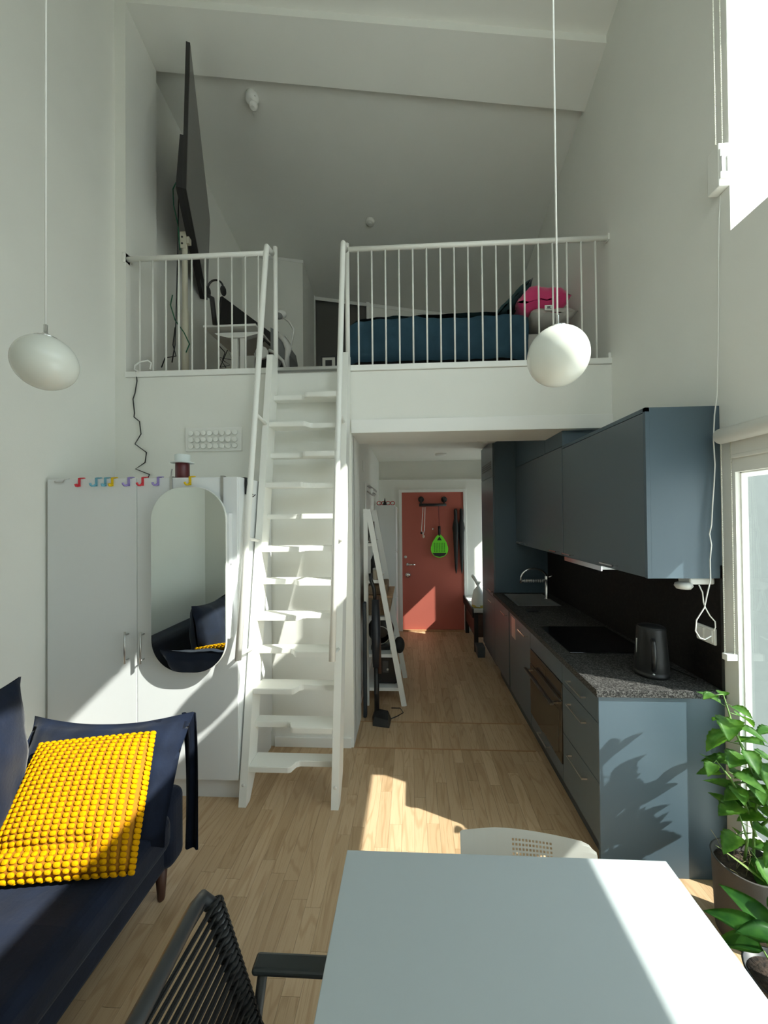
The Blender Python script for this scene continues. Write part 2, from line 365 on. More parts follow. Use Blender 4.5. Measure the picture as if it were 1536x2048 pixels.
# outside: terrace ground and the grey side wall of the building
struct(MB().box(-20, 40, -40, 40, -.6, -.30).done('ground', GROUND))
struct(MB().box(XR + WT, 3.3, 2.45, 2.6, -.3, 6.5).done('wall_outside', EXT))

# windows: frame, pane
def window(n, y0, y1, z0, z1, fw=.035, deep=True):
    f = MB(); a, b = (XR + WT - .07, XR + WT - .02) if deep else (XR + .022, XR + .05)
    f.box(a, b, y0, y0 + fw, z0, z1, .004).box(a, b, y1 - .006, y1, z0, z1).box(a, b, y0, y1, z0, z0 + .012, .003).box(a, b, y0, y1, z1 - .006, z1)
    o = struct(f.done('window_%d' % n, TRIM)); MB().box(b - .02, b - .016, y0 + .01, y1 - .004, z0 + .01, z1 - .004).done('pane', PANE, o); return o
window(1, WY0, JY, LZ0, LZ1, deep=False); window(2, WY0, JY, UZ0, UZ1); window(3, 5.02, 5.30, HZ0, HZ1); window(4, 5.50, 5.83, HZ0, HZ1)
B0, B1 = 3.25, 4.25  # unseen window added behind the camera to brighten the loft front
bw = struct(MB().box(-.62, -.58, -.70, -.64, B0, B1).box(1.26, 1.30, -.70, -.64, B0, B1).box(.32, .38, -.70, -.64, B0, B1).box(-.62, 1.30, -.70, -.64, B0, B0 + .05).box(-.62, 1.30, -.70, -.64, B1 - .05, B1).done('window_5', TRIM)); MB().box(-.60, 1.28, -.672, -.668, B0 + .02, B1 - .02).done('pane', PANE, bw)

# entrance door in the hall
d = MB(); d.box(DX0 - .045, DX0, YH - .02, YH + .1, 0, DZ + .045, .003).box(DX1, DX1 + .045, YH - .02, YH + .1, 0, DZ + .045, .003).box(DX0, DX1, YH - .02, YH + .1, DZ, DZ + .045, .003)
struct(d.done('trim_10', TRIM))
door = struct(MB().box(DX0, DX1, YH + .012, YH + .06, .02, DZ, .002).done('door_1', SALMON))
MB().box(DX0, DX1, YH - .03, YH + .05, 0, .02, .003).done('threshold', WOOD, door)
c = P(816, 1129, y=YH)
MB().lathe((c.x, YH + .012, c.z), [(.026, 0), (.026, -.012), (.008, -.014), (.008, -.05)], 20, 'y').tube([(c.x, YH - .036, c.z), (c.x + .11, YH - .036, c.z)], .009).done('door_handle', CHROME, door)
c2 = P(816, 1150, y=YH); MB().lathe((c2.x, YH + .012, c2.z), [(.042, 0), (.042, -.015), (.024, -.02), (.024, -.035), (.01, -.036)], 24, 'y').done('lock', CHROME, door)
c3 = P(811, 1114, y=YH); MB().lathe((c3.x, YH + .012, c3.z), [(.022, 0), (.022, -.012), (.01, -.014)], 20, 'y').done('upper_lock', STEEL, door)
c4 = P(866, 1058, y=YH); MB().lathe((c4.x, YH + .012, c4.z), [(.012, 0), (.012, -.008), (.004, -.009)], 16, 'y').done('peephole', CHROME, door)

# ---------------------------------------------------------------- STAIR
st = thing('paddle_stair', 'white wooden paddle stair with alternating treads climbing to the loft', 'stairs', (-.76, 2.4, 0))
SK = .171
yf = lambda z: 2.293 + SK * z
def stringer(x0, x1, top):
    D = .135
    p = [(x0, yf(0), 0), (x0, yf(0) + .06, 0), (x0, yf(.13) + D, .13), (x0, yf(2.86) + D, 2.86), (x0, YF - .018, top), (x0, yf(top) + .0, top)]
    p[3] = (x0, YF - .018, (YF - .018 - D - 2.293) / SK)
    return MB().poly(p, (x1 - x0, 0, 0))
RISE = .2215
for x0, x1, cx in ((-1.062, -1.016, -1.039), (-.498, -.452, -.475)):
    o = stringer(x0, x1, 2.96).done('stringer', STAIRW, st)
    MB().lathe((cx, yf(.12) - .001, .12), [(.009, 0), (.009, -.003), (.004, -.0035)], 12, 'y').done('screw_cap', TRIM, o)
def tread(i):
    z1 = RISE * i; z0 = z1 - .036; f = yf(z1); b = f + .148; nf = f + .066
    xa, xb = -1.016, -.498; xm = (xa + xb) / 2
    L = i % 2 == 1
    o = .05
    if L: pts = [(xa, f), (xm - .01, f), (xm + .005, f + .006), (xm + .025, nf - .012), (xm + .045, nf), (xb, nf), (xb, b), (xa, b)]
    else: pts = [(xb, f), (xm + .01, f), (xm - .005, f + .006), (xm - .025, nf - .012), (xm - .045, nf), (xa, nf), (xa, b), (xb, b)]
    if not L: pts = pts[::-1]
    m_ = MB().poly([(p[0], p[1], z0) for p in pts], (0, 0, z1 - z0))
    bmesh.ops.bevel(m_.bm, geom=[e for e in m_.bm.edges], offset=.003, segments=2, affect='EDGES')
    return m_.done('tread', STAIRW, st)
for i in range(1, 13): tread(i)
for nm, x in (('handrail', -1.04), ('handrail', -.475)):
    pb = V((x, 2.252, .90)); pt = V((x, 2.742, 3.70)); R = .0195
    hr = MB().tube([pb, pb + (pt - pb) * .5, pt, pt + V((0, .012, .035)), pt + V((0, .05, .042)), V((x, 2.86, 3.76))], R, 14).done('handrail', RAILW, st)
    for z in (.93, 1.62, 2.45):
        yy = pb.y + (z - .9) * (pt.y - pb.y) / (pt.z - pb.z)
        MB().tube([(x, yy, z), (x, yf(z) + .02, z - .03)], .011, 8).done('rail_bracket', RAILW, hr)

# railings
def railing(x0, x1, xs, label, post):
    t = thing('loft_railing', label, 'railing', ((x0 + x1) / 2, YF, ZL + .005), 'white tube railings along the loft edge')
    yr = YF + .02
    MB().tube([(x0, yr, 3.815), (x1, yr, 3.815)], .0195, 14).done('top_rail', RAILW, t)
    for x in xs: MB().tube([(x, yr, 2.905), (x, yr, 3.80)], .0068, 8).done('baluster', RAILW, t)
    MB().tube([(post, yr, 2.905), (post, yr, 3.86)], .0175, 12).done('post', RAILW, t)
    return t
xs = [P(p, 620, y=YF + .02).x for p in (280, 306, 332, 358, 384, 411, 437, 464, 491, 517)]
t = railing(-2.24, -1.05, xs, 'shorter white railing left of the stair, ten balusters', -1.043)
MB().box(-2.262, -2.24, YF - .01, YF + .05, 3.78, 3.86, .004).done('wall_flange', RAILW, t)
x0 = P(717, 610, y=YF + .02).x; x1 = P(1192, 600, y=YF + .02).x
t = railing(-.478, XR, [x0 + (x1 - x0) * i / 17 for i in range(18)], 'longer white railing right of the stair in front of the bed', -.478)
MB().box(XR - .012, XR, YF - .005, YF + .045, 3.79, 3.84, .004).done('wall_flange', RAILW, t)
MB().box(XR - .02, XR, YF, YF + .04, 2.905, 2.95, .004).done('wall_flange', RAILW, t)

# ---------------------------------------------------------------- WARDROBE
YW = 2.33
wd = thing('wardrobe', 'white two-door wardrobe left of the stair with a mirror hung on it', 'wardrobe', (-1.69, 2.6, 0))
MB().box(XL + .012, -1.075, YW + .02, YF - .016, .13, 2.005, .002).box(XL + .02, -1.085, YW + .045, YF - .016, 0, .13).done('carcass', WARD, wd)
for a, b, hx in ((XL + .022, -1.722, -1.775), (-1.718, -1.077, -1.675)):
    dr = MB().box(a, b, YW, YW + .019, .135, 2.003, .002).done('door', WARD, wd)
    MB().tube([(hx, YW - .034, .855), (hx, YW - .034, 1.05)], .006, 10).tube([(hx + .0, YW - .034, .875), (hx, YW + .001, .875)], .0045, 8).tube([(hx, YW - .034, 1.03), (hx, YW + .001, 1.03)], .0045, 8).done('handle', STEEL, dr)
# over-door hooks
hook_n = 0
def door_hook(px, col, name, label, j=True):
    x = P(px, 965, y=YW - .01).x; yb = YW - .003
    w_ = .008
    m_ = MB().box(x - w_, x + w_, yb - .003, yb, 1.955, 2.010, .001).box(x - w_, x + w_, yb - .003, YW + .02, 2.005, 2.009, .001)
    if j: m_.tube([(x, yb - .004, 1.968), (x - .003, yb - .016, 1.957), (x - .012, yb - .022, 1.957), (x - .017, yb - .026, 1.964), (x - .018, yb - .028, 1.974)], .0065, 8)
    else: m_.tube([(x, yb - .004, 1.968), (x, yb - .014, 1.957), (x, yb - .022, 1.957), (x, yb - .028, 1.97)], .0075, 8)
    m_.box(x - .002, x + .030, YW - .003, YW + .008, 2.006, 2.012, .001)
    tag(m_.done(name, col), label, 'hook', 'small coloured hooks over the wardrobe doors')
HR = mat('hook_red', (.65, .03, .05), .4); HB = mat('hook_blue', (.16, .42, .55), .4); HY = mat('hook_yellow', (.75, .50, .0), .4); HP = mat('hook_purple', (.32, .25, .58), .4)
door_hook(157, HR, 'door_hook', 'red hook, leftmost coloured one on the wardrobe', False)
door_hook(191, HB, 'door_hook', 'light blue curled hook, second coloured one from the left')
door_hook(209, HB, 'door_hook', 'light blue straight hook close beside a yellow one', False)
door_hook(223, HY, 'door_hook', 'yellow hook on the left wardrobe door', False)
door_hook(256, HP, 'door_hook', 'purple hook just left of the gap between the wardrobe doors')
door_hook(284, HR, 'door_hook', 'red curled hook just right of the gap between the wardrobe doors')
door_hook(315, HP, 'door_hook', 'purple curled hook on the right wardrobe door')
door_hook(379, HY, 'door_hook', 'yellow hook directly above the mirror')
xh = P(122, 960, y=YW).x
tag(MB().tube([(xh - .035, YW - .006, 1.992), (xh - .035, YW - .008, 1.984), (xh + .02, YW - .008, 1.984), (xh + .028, YW - .006, 2.0), (xh + .05, YW + .01, 2.008)], .0028, 6).done('wire_hook', STEEL), 'thin grey wire hook at the far left of the wardrobe top', 'hook')
bx, by, bz = -1.073, 2.45, 2.0
t = thing('utility_hook', 'black double hook on the right side of the wardrobe', 'hook', (bx, by, 1.89))
MB().box(bx, bx + .006, by - .02, by + .02, 1.90, 2.008, .003).box(bx - .05, bx + .006, by - .018, by + .018, 2.004, 2.01, .001).lathe((bx + .006, by, 1.965), [(.03, 0), (.03, .012), (.02, .018), (.006, .019)], 20, 'x').done('plate', BLACK, t)
for s in (-1, 1): MB().tube([(bx + .01, by + s * .008, 1.93), (bx + .016, by + s * .012, 1.90), (bx + .04, by + s * .016, 1.885), (bx + .055, by + s * .018, 1.90)], .004, 6).done('prong', BLACK, t)

# mirror
def superell(cx, cz, rx, rz, n=3.6, N=96):
    o = []
    for i in range(N):
        a = 2 * PI * i / N; c_, s_ = math.cos(a), math.sin(a)
        o.append((cx + rx * math.copysign(abs(c_) ** (2 / n), c_), cz + rz * math.copysign(abs(s_) ** (2 / n), s_)))
    return o
def roundrect(cx, cz, rx, rz, r, N=16):
    o = []
    for qx, qz, a0 in ((1, 1, 0), (-1, 1, PI / 2), (-1, -1, PI), (1, -1, 1.5 * PI)):
        for i in range(N + 1):
            a = a0 + PI / 2 * i / N
            o.append((cx + qx * (rx - r) + r * math.cos(a), cz + qz * (rz - r) + r * math.sin(a)))
    return o
mcx, mcz, mrx, mrz = -1.354, 1.377, .231, .559
mi = thing('wall_mirror', 'tall rounded mirror hanging on the right wardrobe door', 'mirror', (mcx, YW - .05, mcz - mrz))
def mix2(a, b, t): return [(p[0] * (1 - t) + q[0] * t, p[1] * (1 - t) + q[1] * t) for p, q in zip(a, b)]
out_ = roundrect(mcx, mcz, mrx, mrz, .195)
MB().poly([(x, YW - .062, z) for x, z in out_], (0, .004, 0)).done('mirror_glass', MIRR, mi)
MB().poly([(mcx + (x - mcx) * 1.012, YW - .058, mcz + (z - mcz) * 1.006) for x, z in out_], (0, .012, 0)).done('frame', TRIM, mi)
lab(MB().box(mcx - .16, mcx + mrx + .017, YW - .046, YW - .001, mcz - .36, mcz + .40, .002).done('backing_box', WARD, mi), 'white shallow cabinet behind the mirror glass')
for px in (341, 443):
    x = P(px, 970, y=YW - .01).x; MB().box(x - .009, x + .009, YW - .006, YW - .003, 1.78, 2.010, .001).box(x - .009, x + .009, YW - .006, YW + .03, 2.007, 2.011).done('strap', STEEL, mi)
c = P(457, 1129, y=YW - .03); MB().box(c.x - .014, c.x + .014, YW - .03, YW - .018, c.z - .008, c.z + .008, .004).done('latch', BLACK, mi)

# lamp on the wardrobe
lx, ly = P(365, 940, y=2.42).x, 2.42
t = thing('table_lamp', 'small maroon lamp with a flat white shade on top of the wardrobe', 'lamp', (lx, ly, 2.005))
MB().lathe((lx, ly, 2.005), [(.041, 0), (.042, .003), (.042, .1), (.038, .105)], 32).done('base', MAROON, t)
MB().lathe((lx, ly, 2.105), [(.068, 0), (.07, .004), (.045, .012), (.048, .052), (.044, .056)], 32).done('lamp_shade', mat('lamp_white', (.72, .78, .78), .4), t)
tag(MB().tube([(lx - .12, ly + .05, 2.008), (lx - .09, ly + .02, 2.01), (lx - .075, ly, 2.05), (lx - .07, ly, 2.07)], .0035, 6).done('loose_cable_end', PALEG), 'short pale cable end sticking up beside the maroon lamp', 'cable')

# knob board on the facade
t = thing('knob_board', 'white wall panel with three rows of round white discs', 'wall panel', P(430, 903, y=YF))
a, b = P(374, 857, y=YF), P(485, 902, y=YF)
MB().box(a.x, b.x, YF - .022, YF, b.z, a.z, .003).done('panel', TRIM, t)
WKN = mat('disc_white', (.82, .82, .78), .4)
for j in range(3):
    for i in range(8):
        c = P(387 + i * 12.3, 869 + j * 13 - i * .35, y=YF)
        jx, jz = random.uniform(-.002, .002), random.uniform(-.002, .002)
        MB().lathe((c.x + jx, YF - .022, c.z + jz), [(.014, 0), (.015, -.008), (.0205, -.009), (.0205, -.018), (.018, -.021)], 18, 'y').done('disc', WKN, t)

# cords on the facade
def pcord(name, pts, r, m, y, label, off=0.0):
    q = [P(a, b, y=y) for a, b in pts]
    return tag(MB().tube(q, r, 6).done(name, m), label, 'cable')
pcord('black_cable', [(272, 742), (274, 762), (270, 786), (266, 798), (269, 826), (268, 834), (279, 843), (282, 868), (270, 888), (293, 905), (290, 925), (271, 938), (299, 949), (296, 956)], .0042, BLACK, YF - .012, 'crooked black cable running down from the loft edge to the wardrobe top')
pcord('white_cable', [(300, 738), (303, 726), (296, 721), (280, 724), (270, 731), (269, 739), (277, 743)], .006, TRIM, YF - .03, 'loop of white cable at the left end of the loft edge')

# ---------------------------------------------------------------- PENDANTS
def ceil_z(x, y): return zf(x, y)
def pendant(x, y, z, r, label, sz=1.0):
    top = ceil_z(x, y)
    t = thing('globe_pendant', label, 'pendant lamp', (x, y, z - r), 'white globe pendant lamps')
    MB().tube([(x, y, z + r + .02), (x + .001, y, (z + top) / 2), (x, y, top)], .0035, 8).done('cord', RAILW, t)
    N = 40; prof = [(r * math.sin(PI * i / N), -r * sz * math.cos(PI * i / N)) for i in range(0, N - 3)]
    MB().lathe((x, y, z), prof, 48).done('globe', OPAL, t)
    zt = z + r * sz * math.cos(PI * 4 / N)
    MB().lathe((x, y, zt), [(r * math.sin(PI * 4 / N) * 1.04, -.003), (r * .36, .001), (.012, .004)], 32).done('cap', CHROME, t)
    MB().lathe((x, y, z + r * .98), [(.011, 0), (.011, .012), (.0065, .014), (.0065, .046), (.004, .048)], 16).done('socket_stem', CHROME, t)
pendant(.563, 1.49, 2.352, .112, 'white globe pendant on the right, sunlit, in front of the bed railing')
pendant(-1.404, 1.41, 2.354, .103, 'white globe pendant on the left, in shade in front of the plain wall')

# ---------------------------------------------------------------- KITCHEN
XF, XW = .897, 1.141
Y1, Y2, Y3, Y4, Y5, Y6 = 1.93, 2.38, 3.00, 3.655, 4.285, 4.97
CT, CB, FB = .90, .865, .148
def hhandle(p, x, y0, y1, z, m=STEEL, d=.03):
    MB().box(x - d, x - d + .006, y0, y1, z - .004, z + .004, .001).box(x - d, x, y0, y0 + .007, z - .004, z + .004).box(x - d, x, y1 - .007, y1, z - .004, z + .004).done('handle', m, p)
t = thing('drawer_cabinet', 'blue-grey drawer unit closing the near end of the kitchen run', 'kitchen cabinet', (1.2, 2.15, 0))
lab(MB().box(XF + .002, XR - .002, Y1, Y1 + .018, 0, CB, .001).done('end_panel', BLUE, t), 'sunlit blue-grey end panel facing the dining table')
MB().box(XF + .02, XR - .002, Y1 + .018, Y2 - .001, FB, CB).done('carcass', BLUE, t)
MB().box(XF + .06, XF + .075, Y1 + .018, Y2, 0, FB).done('plinth', PLINTH, t)
for a, b in ((.735, CB - .003), (.445, .731), (FB, .441)):
    dr = MB().box(XF, XF + .019, Y1 + .003, Y2 - .002, a, b, .0015).done('drawer', BLUEF, t)
    hhandle(dr, XF, 2.06, 2.26, b - .065)
t = thing('built_in_oven', 'black and brown glass oven set under the worktop', 'oven', (1.2, 2.7, FB))
MB().box(XF + .02, XR - .002, Y2 + .001, Y3 - .001, FB, CB).done('housing', BLUE, t)
MB().box(XF, XF + .019, Y2 + .002, Y3 - .002, .735, CB - .003, .0015).done('top_drawer', BLUEF, t)
MB().box(XF - .004, XF + .019, Y2 + .004, Y3 - .004, .625, .731, .002).done('control_panel', OVENG, t)
MB().box(XF - .0055, XF - .003, 2.66, 2.76, .66, .70).done('display', mat('oven_display', (.10, .07, .045), .2), t)
MB().box(XF - .006, XF + .019, Y2 + .004, Y3 - .004, .245, .622, .002).done('oven_door', OVENG, t)
MB().box(XF - .0075, XF - .005, Y2 + .05, Y3 - .05, .29, .55).done('oven_window', mat('oven_window_glass', (.045, .035, .026), .12), t)
MB().box(XF - .062, XF - .040, Y2 + .03, Y3 - .03, .583, .600, .004).box(XF - .05, XF, Y2 + .05, Y2 + .07, .585, .597).box(XF - .05, XF, Y3 - .07, Y3 - .05, .585, .597).done('handle', mat('dark_steel', (.16, .15, .14), .3, metal=1), t)
dr = MB().box(XF, XF + .019, Y2 + .002, Y3 - .002, FB, .241, .0015).done('bottom_drawer', BLUEF, t); hhandle(dr, XF, 2.6, 2.78, .215)
MB().box(XF + .06, XF + .075, Y2, Y3, 0, FB).done('plinth', PLINTH, t)
t = thing('dishwasher', 'blue-grey fronted dishwasher unit beyond the oven with a chrome bar handle', 'dishwasher', (1.2, 3.3, FB))
MB().box(XF + .02, XR - .002, Y3 + .001, Y4 - .001, FB, CB).done('housing', BLUE, t)
dr = MB().box(XF, XF + .019, Y3 + .003, Y4 - .03, FB, CB - .003, .0015).done('door', BLUEF, t); hhandle(dr, XF, 3.06, 3.26, .80, CHROME)
MB().box(XF - .004, XF, 3.42, 3.54, .66, .84, .001).done('handle_plate', STEEL, t)
MB().box(XF + .012, XF + .02, Y4 - .028, Y4 - .001, FB, CB).done('filler_strip', PLINTH, t)
MB().box(XF + .06, XF + .075, Y3, Y4, 0, FB).done('plinth', PLINTH, t)
t = thing('sink_cabinet', 'blue-grey base cabinet under the sink beside the tall unit', 'kitchen cabinet', (1.2, 3.97, FB))
MB().box(XF + .02, XR - .002, Y4 + .001, Y5 - .001, FB, .70).done('carcass', BLUE, t)
dr = MB().box(XF, XF + .019, Y4 + .003, Y5 - .003, FB, CB - .003, .0015).done('door', BLUEF, t); hhandle(dr, XF, 3.70, 3.88, .80, CHROME)
MB().box(XF + .06, XF + .075, Y4, Y5, 0, FB).done('plinth', PLINTH, t)
t = thing('tall_cabinet', 'tall dark blue-grey fridge housing at the far end of the kitchen', 'kitchen cabinet', (1.2, 4.6, 0))
MB().box(XF + .02, XR - .002, Y5, Y6, .1, 2.60, .001).done('carcass', BLUE, t)
for a, b in ((FB, .835), (.84, 2.175), (2.18, 2.58)):
    dr = MB().box(XF, XF + .019, Y5 + .001, Y6, a, b, .0015).done('door', BLUEF, t)
    if a == FB: hhandle(dr, XF, 4.32, 4.5, .78, CHROME)
    if a == .84: hhandle(dr, XF, 4.32, 4.5, .90, CHROME)
v = MB()
for i in range(4): v.box(XF - .004, XF, Y5 + .08, Y6 - .08, 2.27 + i * .024, 2.283 + i * .024)
v.done('vent_grille', BLACK, t)
t = thing('worktop', 'speckled dark grey worktop running the length of the kitchen', 'worktop', (1.2, 3.1, CB))
sx0, sx1, sy0, sy1 = 1.0, 1.37, 3.68, 4.19
wk = MB().box(XF - .012, XR - .002, Y1 - .012, sy0, CB, CT, .0015).box(XF - .012, sx0, sy0, sy1, CB, CT).box(sx1, XR - .002, sy0, sy1, CB, CT).box(XF - .012, XR - .002, sy1, Y5, CB, CT)
wk.done('slab', STONE, t)
t = thing('splashback', 'dark stone-look splashback panel between worktop and wall cabinets', 'splashback', (1.48, 3.1, CT))
MB().box(XR - .012, XR - .0005, Y1, Y5, CT + .001, 1.50).done('panel', SPLASH, t)
lab(MB().box(XR - .014, XR - .002, Y1 - .004, Y1, CT + .001, 1.436).done('edge_strip', BLACK, t), 'thin black edge strip')
t = thing('kitchen_sink', 'stainless steel sink sunk into the worktop by the tall unit', 'sink', ((sx0 + sx1) / 2, (sy0 + sy1) / 2, .72))
b_ = MB(); e = .014
b_.box(sx0 - e, sx1 + e, sy0 - e, sy0, CT, CT + .003).box(sx0 - e, sx1 + e, sy1, sy1 + e, CT, CT + .003).box(sx0 - e, sx0, sy0, sy1, CT, CT + .003).box(sx1, sx1 + e, sy0, sy1, CT, CT + .003)
b_.box(sx0, sx0 + .003, sy0, sy1, .72, CT + .002).box(sx1 - .003, sx1, sy0, sy1, .72, CT + .002).box(sx0, sx1, sy0, sy0 + .003, .72, CT + .002).box(sx0, sx1, sy1 - .003, sy1, .72, CT + .002).box(sx0, sx1, sy0, sy1, .715, .722)
b_.done('basin', STEEL, t); MB().lathe((1.18, 3.9, .722), [(.04, 0), (.04, .003), (.01, .002)], 20).done('drain', CHROME, t)
tp = P(1094, 1198, z=CT); tx, ty = min(tp.x, 1.42), tp.y
t = thing('kitchen_tap', 'chrome arched kitchen tap with a ribbed spout beside the sink', 'tap', (tx, ty, CT))
MB().lathe((tx, ty, CT), [(.026, 0), (.026, .012), (.02, .016), (.02, .17), (.022, .18), (.022, .23), (.016, .245)], 24).done('body', CHROME, t)
MB().tube([(tx, ty, CT + .2)] + [(tx - .13 * (1 - math.cos(a)), ty - .01, CT + .20 + .11 * math.sin(a)) for a in [PI * i / 12 for i in range(1, 12)]] + [(tx - .262, ty - .01, CT + .16)], .010, 12).done('spout', CHROME, t)
r_ = MB()
for i in range(9): r_.lathe((tx - .05 - i * .022, ty - .012, CT + .185), [(.016, 0), (.016, .01), (.012, .012)], 12, 'x')
r_.tube([(tx, ty - .012, CT + .19), (tx - .25, ty - .012, CT + .185)], .011, 10).done('pull_out_hose', STEEL, t)
MB().tube([(tx, ty, CT + .215), (tx + .05, ty - .035, CT + .24)], .007, 8).done('lever', CHROME, t)
tag(MB().box(1.0, 1.1, 3.42, 3.5, CT + .001, CT + .018, .006).done('dish_sponge', BLACKM), 'small black dish cloth lying on the worktop by the sink', 'cloth')
hb = thing('induction_hob', 'flat black glass hob in the worktop above the oven', 'hob', (1.2, 2.7, CT))
MB().box(.96, 1.44, 2.42, 2.98, CT, CT + .006, .002).done('glass_top', GLASSB, hb)
# wall cabinets
t = thing('wall_cabinet', 'long blue-grey wall cabinet over hob and kettle, near end sunlit', 'kitchen cabinet', (1.31, 2.45, 1.436), 'blue-grey wall cabinets')
MB().box(XW + .019, XR - .002, Y1 + .0, 2.968, 1.436, 2.268, .001).done('carcass', BLUE, t)
MB().box(XW, XW + .019, Y1, Y1 + .019, 1.436, 2.268).box(XW, XW + .019, Y1, 2.968, 2.248, 2.268).done('face_trim', BLUE, t)
dr = MB().box(XW + .001, XW + .018, Y1 + .021, 2.965, 1.438, 2.245, .0015).done('door', BLUEF, t); hhandle(dr, XW, 2.20, 2.36, 1.462, CHROME); hhandle(dr, XW, 2.78, 2.93, 1.462, CHROME)
t = thing('wall_cabinet', 'second blue-grey wall cabinet above the sink, next to the tall unit', 'kitchen cabinet', (1.31, 3.6, 1.436), 'blue-grey wall cabinets')
MB().box(XW + .019, XR - .002, 2.972, Y5 - .002, 1.436, 2.268, .001).done('carcass', BLUE, t)
dr = MB().box(XW, XW + .018, 2.973, Y5 - .004, 1.438, 2.264, .0015).done('door', BLUEF, t); hhandle(dr, XW, 3.05, 3.2, 1.462, CHROME); hhandle(dr, XW, 3.85, 4.0, 1.462, CHROME); hhandle(dr, XW, 4.08, 4.2, 1.462, CHROME)
tag(MB().box(XW + .004, XR - .002, 2.97, 3.345, 2.27, 2.384).box(XW + .004, XR - .002, 3.352, Y5 - .002, 2.27, 2.598).done('filler_panel', BLUE), 'blue-grey filler panel closing the gap above the far wall cabinet', 'panel')
t = thing('range_hood', 'slim steel extractor hood strip under the wall cabinet above the hob', 'extractor hood', (1.3, 2.67, 1.40))
MB().box(XW + .01, XR - .03, 2.40, 2.96, 1.412, 1.435, .002).done('body', STEEL, t)
MB().box(XW + .004, XW + .012, 2.40, 2.96, 1.405, 1.435).done('front_strip', CHROME, t)

# kettle
kx, ky = 1.262, 2.115
t = thing('electric_kettle', 'black matt electric kettle standing on the worktop corner', 'kettle', (kx, ky, CT))
kb = MB(); rings = []
for h, r in ((0, .078), (.004, .083), (.02, .084), (.022, .080), (.03, .081), (.10, .076), (.18, .071), (.245, .067), (.252, .064)): rings.append((r, h))
MB().lathe((kx, ky, CT + .001), rings, 48).done('body', mat('kettle_black', (.010, .010, .010), .42, spec=.3), t)
MB().lathe((kx, ky, CT + .250), [(.064, 0), (.062, .006), (.03, .010)], 40).done('lid', BLACK, t)
dirv = (V((0, 0, 0)) - V((kx, ky, 0))).normalized(); an = math.atan2(dirv.y, dirv.x) + .12
hd = []
for i in range(11):
    u = i / 10; z = CT + .205 - .16 * u; rr = .073 + .03 * math.sin(PI * min(1, u * 1.05)) ** .6
    hd.append((kx + rr * math.cos(an), ky + rr * math.sin(an), z))
MB().tube(hd, .011, 10).done('handle', BLACK, t)
c = V((kx + .079 * math.cos(an), ky + .079 * math.sin(an), CT + .028)); MB().ball(c, .006, 2, (1, 1, .8)).done('indicator', PALEG, t)
MB().box(kx - .004 + .071 * math.cos(an - 1.2), kx + .004 + .071 * math.cos(an - 1.2), ky + .074 * math.sin(an - 1.2) - .002, ky + .074 * math.sin(an - 1.2) + .002, CT + .07, CT + .19).done('level_window', PALEG, t)
tag(MB().tube([(kx + .05, ky + .06, CT + .006), (1.40, 2.22, CT + .006), (1.45, 2.05, CT + .006), (1.40, 2.0, CT + .006)], .004, 6).done('kettle_cable', BLACK), 'black kettle cable lying on the worktop behind the kettle', 'cable')

# sockets and cords at the kitchen end
t = thing('wall_socket', 'white double wall switch and socket on the dark splashback', 'socket', (XR - .02, 1.99, 1.07))
a = P(1414, 1250, x=XR - .02); b = P(1443, 1290, x=XR - .02)
MB().box(XR - .024, XR - .012, 1.955, 2.075, 1.105, 1.185, .003).done('plate', TRIM, t)
MB().box(XR - .030, XR - .023, 1.965, 2.005, 1.115, 1.175, .002).done('switch', TRIM, t)
MB().box(XR - .032, XR - .023, 2.02, 2.065, 1.115, 1.175, .002).done('socket_plate', TRIM, t)
a = P(1384, 1167, y=2.0)
t = thing('plug_adapter', 'white plug adapter tucked under the near wall cabinet', 'plug', (a.x, 2.0, 1.38))
MB().box(1.36, XR - .012, 1.96, 2.05, 1.40, 1.434, .008).done('socket_box', TRIM, t)
MB().lathe((1.345, 1.985, 1.395), [(.001, -.022), (.03, -.018), (.04, -.004), (.036, .01), (.02, .016)], 24).done('plug', mat('plug_grey', (.6, .6, .57), .4), t)
yk = 1.90
t = tag(MB().tube([P(*q, y=yk) for q in [(1442, 376), (1440, 400), (1438, 440), (1437, 520), (1437, 600), (1436, 700), (1434, 790), (1429, 830), (1427, 880), (1430, 930), (1428, 970), (1425, 1010), (1423, 1050), (1419, 1068), (1423, 1090), (1420, 1120), (1421, 1160), (1413, 1195), (1409, 1215), (1393, 1240), (1391, 1262), (1400, 1276), (1410, 1279), (1422, 1272)]], .0028, 6).done('white_power_cord', RAILW), 'long white cord hanging from the blind motor down past the wall cabinet', 'cable')
tag(MB().tube([P(*q, y=yk + .02) for q in [(1398, 1170), (1405, 1185), (1407, 1205), (1411, 1216), (1420, 1232), (1430, 1243), (1431, 1255), (1427, 1262)]], .0028, 6).done('wall_cable', RAILW), 'short white cord from the plug adapter down to the wall socket', 'cable')
